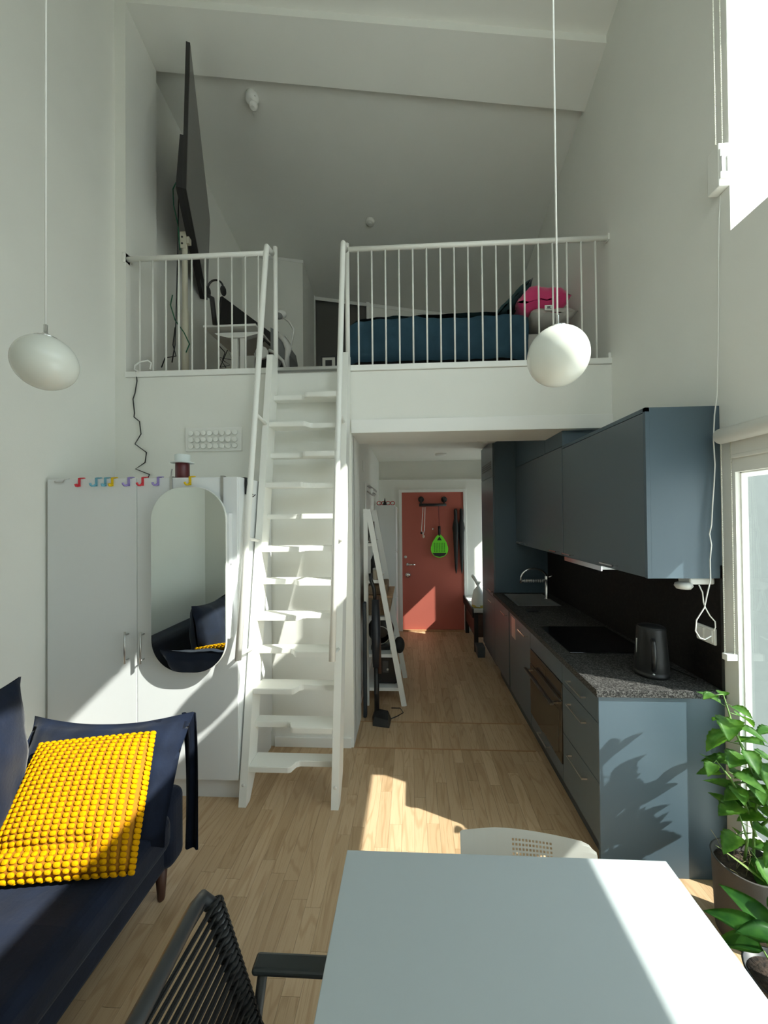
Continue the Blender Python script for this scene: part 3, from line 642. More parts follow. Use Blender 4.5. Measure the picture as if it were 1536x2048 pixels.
# chain blinds on the right wall
t = thing('blind_motor', 'white chain motor box of the upper blind on the right wall', 'blind motor', (XR - .03, 1.88, 3.3))
a0 = P(1455, 335, y=1.87)
MB().box(XR - .05, XR - .001, 1.845, 1.915, 3.27, 3.47, .004).done('housing', WALL, t)
MB().box(XR - .048, XR - .004, 1.838, 1.846, 3.30, 3.44, .003).done('cover', TRIM, t)
MB().box(XR - .046, XR - .040, 1.832, 1.840, 3.33, 3.40).box(XR - .020, XR - .014, 1.832, 1.840, 3.33, 3.40).done('slot', PALEG, t)
def beads(name, x, y, z0, z1, label, group=None):
    m_ = MB(); n = int((z1 - z0) / .0085)
    for i in range(n): 
        z = z0 + (i + .5) * (z1 - z0) / n
        q = bmesh.ops.create_cone(m_.bm, cap_ends=True, segments=6, radius1=.0026, radius2=.0026, depth=.0055)
        for v in q['verts']: v.co += V((x, y, z))
    m_.tube([(x, y, z0), (x, y, z1)], .0008, 4)
    tag(m_.done(name, BEAD), label, 'blind chain', group)
beads('blind_chain', XR - .052, 1.858, 3.47, 4.6, 'left bead chain running up from the blind motor', 'bead chains of the upper blind')
beads('blind_chain', XR - .022, 1.858, 3.47, 4.6, 'right bead chain running up from the blind motor', 'bead chains of the upper blind')
beads('blind_chain', XR - .040, 1.875, 1.10, 2.09, 'outer bead chain hanging from the lower roller blind', 'bead chains of the lower blind')
beads('blind_chain', XR - .012, 1.855, 1.10, 2.09, 'inner bead chain of the lower roller blind, against the wall', 'bead chains of the lower blind')
tag(MB().box(XR - .05, XR - .001, 1.85, 1.88, 1.07, 1.10, .003).done('chain_holder', TRIM), 'small white chain holder at the foot of the lower blind chains', 'bracket')
t = thing('roller_blind', 'rolled-up pale roller blind above the lower window', 'roller blind', (XR - .04, .8, 2.1))
MB().lathe((XR - .042, 0, 2.108), [(.03, WY0), (.036, WY0 + .004), (.036, 1.872), (.03, 1.88)], 28, 'y').done('roll', FABRIC, t)
MB().box(XR - .012, XR - .010, WY0 + .03, 1.855, 2.015, 2.10).done('fabric', FABRIC, t)
MB().box(XR - .018, XR - .004, WY0 + .03, 1.850, 2.000, 2.020, .005).done('bottom_bar', FABRIC, t)

# ---------------------------------------------------------------- HALL THINGS
yA = 3.56
sh = thing('ladder_shelf', 'white A-frame ladder shelf against the left hall wall', 'shelf', (-.3, 3.8, 0))
def slab_between(p, q, wx, wy):
    """bar between p and q, width wx (along its in-plane normal) and wy along y"""
    p, q = V(p), V(q); d_ = (q - p).normalized(); nrm = V((d_.z, 0, -d_.x)) * (wx / 2); yy = V((0, wy, 0))
    return [p - nrm, p + nrm, p + nrm + yy, p - nrm + yy, q - nrm, q + nrm, q + nrm + yy, q - nrm + yy]
for y in (yA, yA + .62):
    MB().box(-.448, -.408, y, y + .03, 0, 1.82, .002).done('rear_post', TRIM, sh)
    MB().hexa(slab_between((-.405, y - .001, 1.815), (-.085, y - .001, 0), .048, .032)).done('slanted_leg', TRIM, sh)
for z, xr in ((1.50, -.365), (1.155, -.30), (.81, -.24), (.465, -.18), (.155, -.125)):
    MB().box(-.45, xr, yA + .03, yA + .62, z - .03, z, .002).done('shelf_board', TRIM, sh)
def lathe_thing(name, label, cat, c, prof, m, seg=28): return tag(MB().lathe(c, prof, seg).done(name, m), label, cat)
t = thing('wine_bottle', 'dark bottle standing on the second shelf of the ladder shelf', 'bottle', (-.36, 3.74, 1.155))
MB().lathe((-.365, 3.74, 1.155), [(.035, 0), (.037, .005), (.037, .17), (.014, .22), (.013, .29), (.015, .295)], 24).done('body', BLACK, t)
t = thing('storage_jar', 'beige jar with a grey lid in front of the dark bottle', 'jar', (-.33, 3.63, 1.155))
MB().lathe((-.335, 3.635, 1.155), [(.034, 0), (.036, .004), (.036, .085), (.033, .09)], 24).done('body', mat('jar_beige', (.5, .44, .34), .5), t)
MB().lathe((-.335, 3.635, 1.245), [(.036, 0), (.036, .012), (.032, .015)], 24).done('lid', PALEG, t)
tag(MB().box(-.39, -.34, 3.95, 4.02, 1.155, 1.30, .004).done('black_box', BLACK), 'black upright box deeper on the second shelf', 'box')
t = thing('glass_stack', 'clear glasses on the top shelf of the ladder shelf', 'glassware', (-.39, 3.68, 1.5))
MB().lathe((-.39, 3.68, 1.5), [(.028, 0), (.033, .1), (.034, .2), (.030, .2), (.028, .02)], 20).done('bowl', mat('clear_glass', (.9, .9, .88), .05, trans=.9), t)
t = thing('woven_tray', 'brown woven tray box overhanging the third shelf', 'box', (-.33, 3.9, .81))
MB().hexa([(-.44, 3.64, .812), (-.22, 3.64, .812), (-.22, 4.1, .812), (-.44, 4.1, .812), (-.45, 3.62, .99), (-.19, 3.62, .99), (-.19, 4.12, .99), (-.45, 4.12, .99)]).done('tray_body', CARD, t)
MB().box(-.455, -.185, 3.615, 4.125, .985, 1.0, .003).done('rim', WOOD, t)
tag(MB().box(-.42, -.24, 3.66, 4.0, 1.0, 1.10, .01).done('shoe_box', CARD), 'small brown box resting on the woven tray', 'box')
t = thing('desk_fan', 'black round fan with a grey ring on the fourth shelf', 'fan', (-.32, 3.75, .465))
MB().lathe((-.31, 3.80, .645), [(.11, 0), (.128, -.02), (.128, -.05), (.11, -.07), (.02, -.075)], 36, 'y').done('housing', BLACK, t)
MB().lathe((-.31, 3.728, .60), [(.085, 0), (.09, -.006), (.082, -.008), (.080, 0)], 36, 'y').done('ring', STEEL, t)
MB().box(-.40, -.22, 3.70, 3.86, .465, .51, .006).done('foot', BLACK, t)
t = thing('coffee_machine', 'black appliance with a round dial on the bottom shelf', 'coffee machine', (-.25, 3.75, .155))
MB().box(-.34, -.15, 3.66, 3.92, .157, .42, .02).done('body', BLACK, t)
MB().box(-.29, -.23, 3.652, 3.662, .27, .38, .004).done('front_plate', mat('dark_grey', (.06, .06, .06), .4), t)
MB().lathe((-.24, 3.655, .30), [(.012, 0), (.012, -.008), (.005, -.009)], 14, 'y').done('dial', STEEL, t)
tag(MB().ball((-.13, 3.75, .50), .065, 3, (.8, 1, 1.2)).done('black_bag', BLACKM), 'crumpled black bag hanging beside the fourth shelf', 'bag')
# vacuum
vx, vy = -.355, 3.45
t = thing('stick_vacuum', 'dark stick vacuum cleaner leaning at the front of the ladder shelf', 'vacuum cleaner', (vx, vy, 0))
tt = V((-.335, 3.50, 1.10)); bb = V((-.315, 3.33, .06))
MB().tube([bb, bb + (tt - bb) * .35], .022, 12).done('tube', BLACK, t)
lab(MB().tube([bb + (tt - bb) * .30 + V((.028, 0, 0)), bb + (tt - bb) * .93 + V((.02, 0, 0))], .018, 12).done('bronze_tube', mat('bronze', (.13, .075, .055), .35, metal=.5), t), 'bronze coloured tube')
MB().tube([bb + (tt - bb) * .35, bb + (tt - bb) * .6, bb + (tt - bb) * .9], [.03, .042, .034], 14).done('motor_body', mat('vac_dark', (.02, .022, .028), .4), t)
MB().tube([bb + (tt - bb) * .86, tt + V((-.015, 0, .0)), tt + V((-.04, .0, .07)), tt + V((-.045, 0, .13))], .017, 10).done('grip', BLACK, t)
MB().hexa([(-.34, 3.22, .0), (-.20, 3.19, .0), (-.19, 3.34, .0), (-.36, 3.36, .0), (-.33, 3.25, .06), (-.21, 3.22, .05), (-.22, 3.33, .075), (-.33, 3.34, .09)]).done('floor_head', BLACK, t)
tag(MB().tube([(-.21, 3.32, .004), (-.14, 3.38, .004), (-.09, 3.44, .004), (-.12, 3.52, .004), (-.2, 3.52, .004)], .004, 6).done('floor_cable', BLACK), 'black cable curled on the floor behind the vacuum head', 'cable')
tag(MB().box(-.435, -.405, 3.34, 3.40, 0, 1.0, .01).done('dark_bar', mat('bar_navy', (.02, .028, .035), .5)), 'dark upright bar between the vacuum and the hall wall', 'bar')
# white cabinet by the door
t = thing('shoe_cabinet', 'tall narrow white cabinet in the hall corner left of the red door', 'cabinet', (-.36, 5.3, 0))
MB().box(-.498, -.23, 5.15, 5.65, 0, 1.90, .002).done('carcass', WARD, t)
for i, (a, b) in enumerate(((.06, .66), (.67, 1.27), (1.28, 1.88))):
    dr = MB().box(-.23, -.21, 5.155, 5.645, a, b, .002).done('door', WARD, t)
    MB().box(-.21, -.198, 5.36, 5.42, b - .03, b - .015, .003).done('handle', TRIM, dr)
rb = MB()
for i in range(4):
    cx = -.44 + i * .06
    rb.tube([(cx + .03 * math.cos(a), 5.25 + i * .02, 1.93 + .025 * math.sin(a)) for a in [2 * PI * k / 10 for k in range(11)]], .006, 6, False)
tag(rb.done('red_ribbon', RED), 'red ribbon garland lying on the tall white cabinet', 'decoration')
tag(MB().lathe((-.36, 5.22, 1.90), [(.02, 0), (.03, .01), (.012, .05), (.002, .10)], 14).done('dark_figurine', BLACKM), 'small dark pointed ornament among the red ribbon', 'ornament')
# coat hooks on hall wall
t = thing('coat_hook_rail', 'metal coat hooks on a white backboard high on the left hall wall', 'coat rack', (-.5, 4.3, 1.95))
MB().box(-.499, -.485, 4.12, 4.60, 1.70, 2.12, .002).done('backboard', TRIM, t)
for y in (4.2, 4.33, 4.46):
    MB().tube([(-.485, y, 2.08), (-.45, y, 2.085), (-.41, y, 2.05), (-.405, y, 2.03)], .006, 7).tube([(-.485, y, 2.03), (-.46, y, 2.0), (-.43, y, 1.985), (-.415, y, 2.01)], .006, 7).done('hook', STEEL, t)
tag(MB().box(-.499, -.492, 3.95, 4.05, 2.22, 2.33, .003).done('wall_plate', TRIM), 'faint white plate high on the left hall wall above the coat hooks', 'wall plate')
# coat bar on the door
yb = YH + .012
a, b = P(842, 1003, y=yb), P(888, 1003, y=yb)
bz = P(865, 1010, y=yb).z
t = thing('door_coat_bar', 'black pipe coat bar with two round mounts on the red door', 'coat rack', ((a.x + b.x) / 2, yb, bz))
MB().tube([(a.x - .03, yb - .045, bz), (b.x + .03, yb - .045, bz)], .022, 12).done('bar', BLACK, t)
for q in (a, b): MB().lathe((q.x, yb, q.z + .03), [(.042, 0), (.045, -.01), (.045, -.022), (.02, -.026), (.02, -.045), (.015, -.05)], 24, 'y').tube([(q.x, yb - .035, q.z + .02), (q.x, yb - .045, bz)], .014, 8).done('mount', BLACK, t)
q = [P(846, 1014, y=yb - .05), P(843, 1060, y=yb - .05), P(846, 1070, y=yb - .05), P(849, 1060, y=yb - .05), P(850, 1014, y=yb - .05)]
t = thing('lanyard', 'white lanyard hanging from the left end of the coat bar', 'lanyard', q[2])
MB().tube([q[0], q[1], q[2]], .006, 6).tube([q[4], q[3], q[2]], .006, 6).done('strap', TRIM, t)
c = P(847, 1073, y=yb - .05); MB().ball(c, .018, 2, (1, .5, 1.5)).done('tag', mat('tag_beige', (.6, .5, .42), .5), t)
c = P(843, 1066, y=yb - .05); MB().ball(c, .018, 2).done('black_clip', BLACK, t)
# padel racket
ry = yb - .06
cA = P(879, 1092, y=ry); rz0 = cA.z
t = thing('padel_racket', 'neon green padel racket hanging on the red door', 'racket', (cA.x, ry, cA.z - .17))
pts = []
for i in range(27):
    a = PI * .86 + (PI * 1.28) * i / 26; pts.append((cA.x + .130 * math.cos(a), rz0 - .045 + .130 * math.sin(a)))
pts += [(cA.x + .105, rz0 + .055), (cA.x + .055, rz0 + .135), (cA.x + .022, rz0 + .17), (cA.x - .022, rz0 + .17), (cA.x - .055, rz0 + .135), (cA.x - .105, rz0 + .055)]
MB().poly([(x, ry, z) for x, z in pts], (0, .03, 0)).done('head', GREEN, t)
MB().poly([(cA.x - .105, ry - .002, rz0 - .105), (cA.x + .105, ry - .002, rz0 - .105), (cA.x + .075, ry - .002, rz0 - .145), (cA.x, ry - .002, rz0 - .165), (cA.x - .075, ry - .002, rz0 - .145)], (0, .003, 0)).poly([(cA.x, ry - .002, rz0 + .145), (cA.x + .035, ry - .002, rz0 + .085), (cA.x - .035, ry - .002, rz0 + .085)], (0, .003, 0)).done('black_trim', BLACK, t)
hl = MB()
for i in range(7):
    for j in range(7):
        hl.lathe((cA.x - .075 + i * .025, ry - .0005, rz0 - .08 + j * .02), [(.0068, 0), (.0068, -.001), (.002, -.0011)], 8, 'y')
hl.done('holes', mat('hole_green', (.02, .10, .01), .8), t)
MB().tube([(cA.x, ry + .015, rz0 + .155), (cA.x, ry + .015, rz0 + .30)], .020, 12).done('grip', BLACK, t)
MB().tube([(cA.x, ry + .015, rz0 + .29), (cA.x - .005, ry + .012, bz - .02), (cA.x, ry + .01, bz + .02)], .005, 6).done('wrist_cord', MAROON, t)
for px, w_, s in ((911, 0, 'left'), (922.5, .0, 'right')):
    a = P(px, 1020, y=yb - .04); bmm = P(px + 1, 1147, y=yb - .04)
    t = thing('umbrella', 'folded black umbrella hanging on the red door, %s one of two' % s, 'umbrella', (a.x, yb - .04, bmm.z), 'two folded umbrellas on the door')
    n = 14; prof = []
    for i in range(n + 1):
        u = i / n; z = u * (a.z - bmm.z)
        r = .006 if u < .06 else .041 * min(1, .35 + u * 1.1) * (1.25 if .68 < u < .78 else 1) * (.6 if u > .8 else 1)
        prof.append((r, z))
    MB().lathe((a.x, yb - .04, bmm.z), prof, 14).done('canopy', BLACKM, t)
    MB().tube([(a.x, yb - .04, a.z - .05), (a.x, yb - .04, a.z + .02)], .02, 10).done('handle', BLACK, t)
# bench with bag
t = thing('hall_bench', 'dark brown hall bench to the right of the red door', 'bench', (.95, 5.4, 0))
MB().box(.775, 1.2, 4.99, 5.86, .50, .55, .004).done('bench_top', PALEG, t)
lab(MB().box(.765, .785, 4.985, 5.86, .44, .552, .003).done('front_rail', BLACKM, t), 'black front edge')
MB().box(.80, 1.2, 5.02, 5.84, .18, .48, .003).done('side_panel', DWOOD, t)
for y in (4.99, 5.80):
    for x in (.79, 1.14): MB().box(x, x + .05, y, y + .05, 0, .50, .002).done('leg', BLACKM, t)
c = P(955, 1205, y=5.08)
t = thing('plastic_bag', 'translucent white plastic bag tied at the top on the hall bench', 'bag', (c.x, 5.08, .552))
pb = MB(); 
pb.lathe((.862, 5.10, .552), [(.05, 0), (.082, .02), (.088, .08), (.075, .16), (.05, .22), (.018, .27), (.016, .29), (.03, .33)], 24)
for v in pb.bm.verts: v.co += V((noise.noise(v.co * 14), noise.noise(v.co * 14 + V((5, 0, 0))), 0)) * .02
pb.done('bag_body', mat('bag_white', (.80, .80, .75), .4, subsurf=.2), t)
MB().tube([(.86, 5.1, .83), (.83, 5.1, .90), (.795, 5.1, .955), (.79, 5.1, .975)], [.016, .02, .022, .01], 10).done('tied_end', MATS['bag_white'], t)
lab(MB().lathe((.862, 5.10, .5525), [(.075, 0), (.087, .012), (.087, .035), (.07, .04)], 24).done('yellow_contents', mat('ochre', (.42, .32, .05), .6), t), 'yellow contents at the bottom of the bag')
tag(MB().hexa([(.84, 5.06, 0), (1.0, 5.06, 0), (1.0, 5.22, 0), (.84, 5.22, 0), (.82, 5.04, .22), (1.02, 5.04, .22), (1.02, 5.24, .22), (.82, 5.24, .22)]).done('waste_bin', mat('bin_grey', (.07, .08, .085), .5)), 'dark grey waste bin on the floor under the hall bench', 'bin') if False else None
tag(MB().hexa([(.80, 4.80, 0), (.885, 4.80, 0), (.885, 4.96, 0), (.80, 4.96, 0), (.79, 4.79, .13), (.888, 4.79, .13), (.888, 4.97, .13), (.79, 4.97, .13)]).done('slipper_box', mat('bin_grey', (.06, .075, .085), .5)), 'small dark blue-grey box on the floor in front of the tall unit', 'box')
# hall ceiling
c = P(880, 917, y=5.45)
t = thing('smoke_detector', 'flat white smoke detector on the hall ceiling in front of the red door', 'smoke detector', (c.x, 5.3, 2.56))
MB().lathe((c.x, 5.3, 2.6), [(.075, 0), (.075, -.02), (.055, -.035), (.01, -.036)], 28).done('housing', TRIM, t)
c = P(966, 885, y=4.4)
t = thing('ceiling_lamp', 'white round ceiling lamp beside the tall blue-grey unit in the hall', 'ceiling lamp', (.80, 4.1, 2.5))
MB().lathe((.80, 4.05, 2.6), [(.15, 0), (.15, -.02), (.135, -.06), (.08, -.09), (.01, -.1)], 32).done('glass_dome', OPAL, t)

# ---------------------------------------------------------------- LOFT THINGS
def on_ceiling(px, py):
    r = ray(px, py); tt_ = 0
    for i in range(4000):
        t_ = .5 + i * .002; p = V((r[0], r[1], r[2])) * (t_ / r[1]); p.z += H
        if p.y > YB and p.z >= zl(p.x, p.y): return p
    return p
def tilt_lathe(c, prof, seg=32):
    m_ = MB().lathe((0, 0, 0), prof, seg); nrm = V((.165, .20, 1)).normalized()
    m_.bm.transform(Matrix.Translation(c) @ nrm.to_track_quat('Z', 'Y').to_matrix().to_4x4()); return m_
c = on_ceiling(741, 441)
t = thing('smoke_detector', 'round white smoke detector low on the sloping loft ceiling', 'smoke detector', c)
tilt_lathe(c, [(.05, 0), (.05, -.03), (.042, -.04), (.02, -.042)]).done('housing', CEIL, t); tilt_lathe(c - V((.006, .008, .042)), [(.022, .002), (.02, -.004), (.005, -.005)]).done('test_button', TRIM, t)
c = on_ceiling(505, 192)
t = thing('smoke_detector', 'white two-part alarm high on the loft ceiling near the beam', 'smoke detector', c)
tilt_lathe(c, [(.055, 0), (.06, -.02), (.055, -.035), (.05, -.06), (.03, -.07)]).done('housing', TRIM, t)
tilt_lathe(c + V((.008, .01, -.07)), [(.036, .004), (.036, -.03), (.02, -.045)]).done('sensor_head', TRIM, t)
tilt_lathe(c + V((.03, -.03, -.035)), [(.012, .0), (.012, -.01), (.005, -.011)], 12).done('led_window', mat('dark_grey', (.06, .06, .06), .4), t)

# screen on its pole
ya, yb2 = 2.99, 4.18
TL, BL_ = P(380, 85, y=ya), P(372, 378, y=ya); TR_, BR_ = P(420, 441, y=yb2), P(415, 600, y=yb2)
nrm = (TR_ - TL).cross(BL_ - TL).normalized()
if nrm.x > 0: nrm = -nrm
t = thing('large_screen', 'large dark flat screen tilted on a pole at the left of the loft', 'television', (-1.95, 3.5, 4.2))
ins = lambda a, b, k: a + (b - a) * k
fr = [TL, BL_, BR_, TR_]
MB().hexa([BL_, BR_, BR_ + nrm * .03, BL_ + nrm * .03, TL, TR_, TR_ + nrm * .03, TL + nrm * .03]).done('bezel', BLACK, t)
cc = (TL + BL_ + TR_ + BR_) / 4; g = [cc + (p - cc) * .985 - nrm * .002 for p in fr]
MB().hexa([g[1], g[2], g[2] + nrm * .003, g[1] + nrm * .003, g[0], g[3], g[3] + nrm * .003, g[0] + nrm * .003]).done('screen', SCREEN, t)
lo = [ins(BL_, TL, .36), ins(BR_, TR_, .36)]
MB().hexa([BL_ + nrm * .03, BR_ + nrm * .03, BR_ + nrm * .075, BL_ + nrm * .075, lo[0] + nrm * .03, lo[1] + nrm * .03, lo[1] + nrm * .055, lo[0] + nrm * .055]).done('rear_housing', BLACKM, t)
px_, py_ = -2.06, 3.42
t = sp_ = thing('screen_pole', 'thick cream floor-standing pole holding the large screen', 'stand', (px_, py_, ZL))
MB().lathe((px_, py_, ZL), [(.03, 0), (.03, .75), (.024, .76), (.024, 1.36), (.02, 1.37)], 24).done('pole', CREAM, t)
MB().box(px_ - .12, px_ + .12, py_ - .1, py_ + .1, ZL, ZL + .01, .002).done('base_plate', CREAM, t)
MB().box(px_ - .03, px_ + .03, py_ - .03, py_ - .024, 4.22, 4.37, .003).box(px_ + .0, px_ + .05, py_ - .02, py_ + .02, 4.27, 4.33).done('bracket', CREAM, t)
for z in (4.26, 4.32): MB().lathe((px_ - .008, py_ - .03, z), [(.009, 0), (.009, -.004), (.003, -.005)], 12, 'y').done('bolt', BLACK, t)
pcs = [('green_cable', [(352, 365), (346, 378), (347, 410), (356, 450), (360, 500)], mat('green_cable', (.01, .12, .06), .5), 'green cable looping behind the large screen'),
       ('black_cable', [(361, 370), (357, 400), (356, 470), (354, 560), (352, 640), (350, 690), (344, 725)], BLACK, 'black cable hanging beside the cream pole'),
       ('green_cable', [(345, 590), (341, 610), (350, 640), (368, 665), (379, 688), (372, 705)], MATS['green_cable'], 'green and black cable curl low behind the left balusters'),
       ('black_cable', [(350, 655), (346, 690), (352, 712), (330, 716), (323, 735)], BLACK, 'black cable trailing over the loft floor by the pole')]
for nm, pp, mm, lb in pcs: tag(MB().tube([P(a, b, y=3.33) for a, b in pp], .005, 6).done(nm, mm), lb, 'cable')
# low wooden board
a = P(342, 733, y=3.1); b = P(500, 733, y=3.1)
tag(MB().box(a.x, b.x - .03, 3.08, 3.38, 2.955, 2.975, .002).box(a.x + .02, a.x + .05, 3.1, 3.36, ZL, 2.955).box(b.x - .08, b.x - .05, 3.1, 3.36, ZL, 2.955).done('low_board', WOOD), 'low light wooden board lying at the loft edge behind the left balusters', 'board')
# desk
t = thing('standing_desk', 'white desk with steel legs in the loft behind the left railing', 'desk', (-1.7, 3.8, ZL))
a, b = P(408, 655, y=3.6), P(513, 652, y=3.6)
ztop = 3.60
MB().box(a.x, b.x, 3.58, 4.25, ztop - .022, ztop, .004).done('desktop', TRIM, t)
MB().box(-1.74, -1.68, 3.66, 3.70, ZL + .02, ztop - .05, .003).box(-1.655, -1.61, 3.66, 3.70, ZL + .02, ztop - .05, .003).done('leg', TRIM, t)
MB().box(-1.70, -1.66, 4.1, 4.16, ZL + .02, ztop - .05, .003).done('leg', TRIM, t)
MB().poly([(-1.90, 3.64, ztop - .05), (-1.45, 3.64, ztop - .05), (-1.47, 3.64, ztop - .07), (-1.6, 3.64, ztop - .1), (-1.76, 3.64, ztop - .1), (-1.88, 3.64, ztop - .07)], (0, .06, 0)).done('cross_bracket', TRIM, t)
MB().box(-1.98, -1.38, 3.64, 3.72, ZL, ZL + .025, .004).done('foot', TRIM, t)
# monitor and headset
t = thing('monitor', 'black monitor on the loft desk turned side-on', 'monitor', (-1.75, 3.9, ztop))
A = P(444, 592, y=3.62); B = A + V((.20, .75, .03)); zb_ = ztop + .0
MB().hexa([(A.x - .03, A.y, ztop + .02), (B.x, B.y, ztop + .02), (B.x - .03, B.y + .02, ztop + .02), (A.x - .06, A.y + .02, ztop + .02), A, (B.x, B.y, A.z), (B.x - .03, B.y + .02, A.z), (A.x - .03, A.y + .02, A.z)]).done('display_panel', BLACK, t)
MB().box(A.x - .02, A.x + .12, A.y + .3, A.y + .42, ztop, ztop + .03, .003).done('stand', BLACK, t)
hc = P(431, 578, y=3.5)
t = thing('headset', 'black headphones hanging by the screen arm above the loft desk', 'headphones', hc)
MB().tube([(hc.x + .075 * math.cos(a), hc.y, hc.z + .085 * math.sin(a)) for a in [PI * k / 14 for k in range(15)]], .009, 8).done('headband', BLACK, t)
for s, zz in ((-1, -.06), (1, 0)): MB().ball((hc.x + s * .075, hc.y, hc.z - .02), .04, 2, (.6, 1, 1.2)).done('ear_cup', BLACKM, t)
MB().tube([P(405, 560, y=3.5), P(412, 590, y=3.5), P(424, 596, y=3.5), P(430, 650, y=3.56)], .022, 10).done('screen_arm', BLACK, sp_)
tag(MB().tube([P(*q, y=3.75) for q in [(437, 690), (450, 705), (445, 720), (460, 730), (440, 735), (455, 700), (465, 720), (438, 715), (452, 735)]], .005, 5).done('cable_tangle', BLACK), 'tangle of black cables under the loft desk', 'cable')
bk = thing('dark_backpack', 'dark grey bag piled under the right end of the loft desk', 'bag', (-1.42, 3.75, ZL))
bb_ = MB().ball((-1.43, 3.80, 3.24), .14, 3, (1, .7, 1.3))
for v in bb_.bm.verts: v.co += V((noise.noise(v.co * 9), 0, noise.noise(v.co * 9 + V((3, 1, 0))))) * .05
bb_.done('bag_body', mat('charcoal_fabric', (.035, .035, .035), .85), bk)
MB().tube([(-1.50, 3.72, 3.42), (-1.43, 3.70, 3.50), (-1.36, 3.72, 3.44)], .014, 8).done('strap', BLACK, bk)
# office chair (seen from behind/side)
yc = 3.55
t = thing('office_chair', 'grey and white mesh office chair beside the stair opening in the loft', 'office chair', (-1.22, yc, ZL))
W_ = lambda a, b, y=yc: P(a, b, y=y)
MB().tube([W_(556, 668), W_(570, 682), W_(577, 697), W_(574, 712), W_(573, 738)], [.018, .026, .034, .022, .03], 12).done('back_spine', PALEG, t)
MB().tube([W_(571, 672), W_(583, 690), W_(588, 660), W_(578, 643), W_(566, 634)], .010, 8).done('support_arm', PALEG, t)
hp = MB().ball(W_(562, 629), .05, 3, (1.05, .7, .85)); hp.done('headrest', PALEG, t); MB().ball(W_(558, 632, yc - .02), .036, 3, (1, .7, .9)).done('headrest_pad', MESHG, t)
bp_ = [W_(541, 655), W_(556, 662), W_(568, 678), W_(572, 700), W_(566, 722), W_(556, 738), W_(541, 740)]
MB().poly(bp_, (0, .38, 0)).done('back_mesh', MESHG, t)
MB().tube([W_(538, 700, yc - .03), W_(550, 706, yc - .03), W_(566, 722, yc - .03), W_(571, 738, yc - .03)], .014, 8).done('armrest', PALEG, t)
MB().lathe(W_(524, 706, yc - .05), [(.055, -.02), (.06, 0), (.055, .02), (.04, .022)], 28, 'y').done('wheel_hub', PALEG, t)
MB().box(-1.55, -1.12, yc + .02, yc + .45, 3.0, 3.06, .02).done('seat', BLACKM, t)
MB().box(-1.40, -1.30, yc + .15, yc + .25, ZL, 3.0, .004).done('column', BLACK, t)
# picture frame by the opening
t = thing('picture_frame', 'small black-framed picture standing on the loft floor beside the stair top', 'picture', (-.71, 3.4, ZL))
a = P(641, 712, y=3.4); b = P(674, 712, y=3.4)
MB().box(a.x, b.x, 3.40, 3.415, ZL, a.z, .002).done('frame', BLACK, t)
MB().box(a.x + .018, b.x - .018, 3.396, 3.402, ZL + .03, a.z - .018).done('mat_board', mat('mat_board', (.45, .44, .4), .7), t)
MB().box(a.x + .045, b.x - .045, 3.394, 3.398, ZL + .06, a.z - .04).done('print', BLACKM, t)

# soft shapes
def pillow(o, u, v, w_, h, th, flange=.0, n=22, wr=.01, seed=0, edge=1.0, sag=0.0):
    """cushion centred at o, spanned by unit vectors u, v; returns MB"""
    m_ = MB(); nn = u.cross(v).normalized(); grids = []
    for side in (1, -1):
        gr = []
        for j in range(n + 1):
            row = []
            for i in range(n + 1):
                a, b = 2 * i / n - 1, 2 * j / n - 1
                f = max(0, (1 - abs(a) ** 3.2)) * max(0, (1 - abs(b) ** 3.2)); t_ = th / 2 * f ** .55
                if flange and (abs(a) > 1 - flange or abs(b) > 1 - flange): t_ = .004
                pin = 1 - .05 * edge * ((1 - a * a) * abs(b) ** 6); pin2 = 1 - .05 * edge * ((1 - b * b) * abs(a) ** 6)
                p = o + u * (a * w_ / 2 * pin2) + v * (b * h / 2 * pin - sag * (1 - a * a) * (b > 0) * b)
                nz = noise.noise(V((a * 2.2 + seed, b * 2.2, side * 3))) * wr * 1.6 + noise.noise(V((a * 6 + seed, b * 3, side * 5))) * wr * .7
                p = p + nn * (side * t_ + nz * (1 if t_ > .01 else .7))
                row.append(m_.bm.verts.new(p))
            gr.append(row)
        grids.append(gr)
    for s_, gr in enumerate(grids):
        for j in range(n):
            for i in range(n):
                q = (gr[j][i], gr[j][i + 1], gr[j + 1][i + 1], gr[j + 1][i]); f = m_.bm.faces.new(q if s_ == 0 else q[::-1]); f.smooth = True
    bmesh.ops.remove_doubles(m_.bm, verts=m_.bm.verts, dist=.0006)
    # close rim
    A_, B_ = grids
    be = [e for e in m_.bm.edges if len(e.link_faces) == 1]
    if be:
        try: bmesh.ops.bridge_loops(m_.bm, edges=be)
        except Exception: pass
    return m_

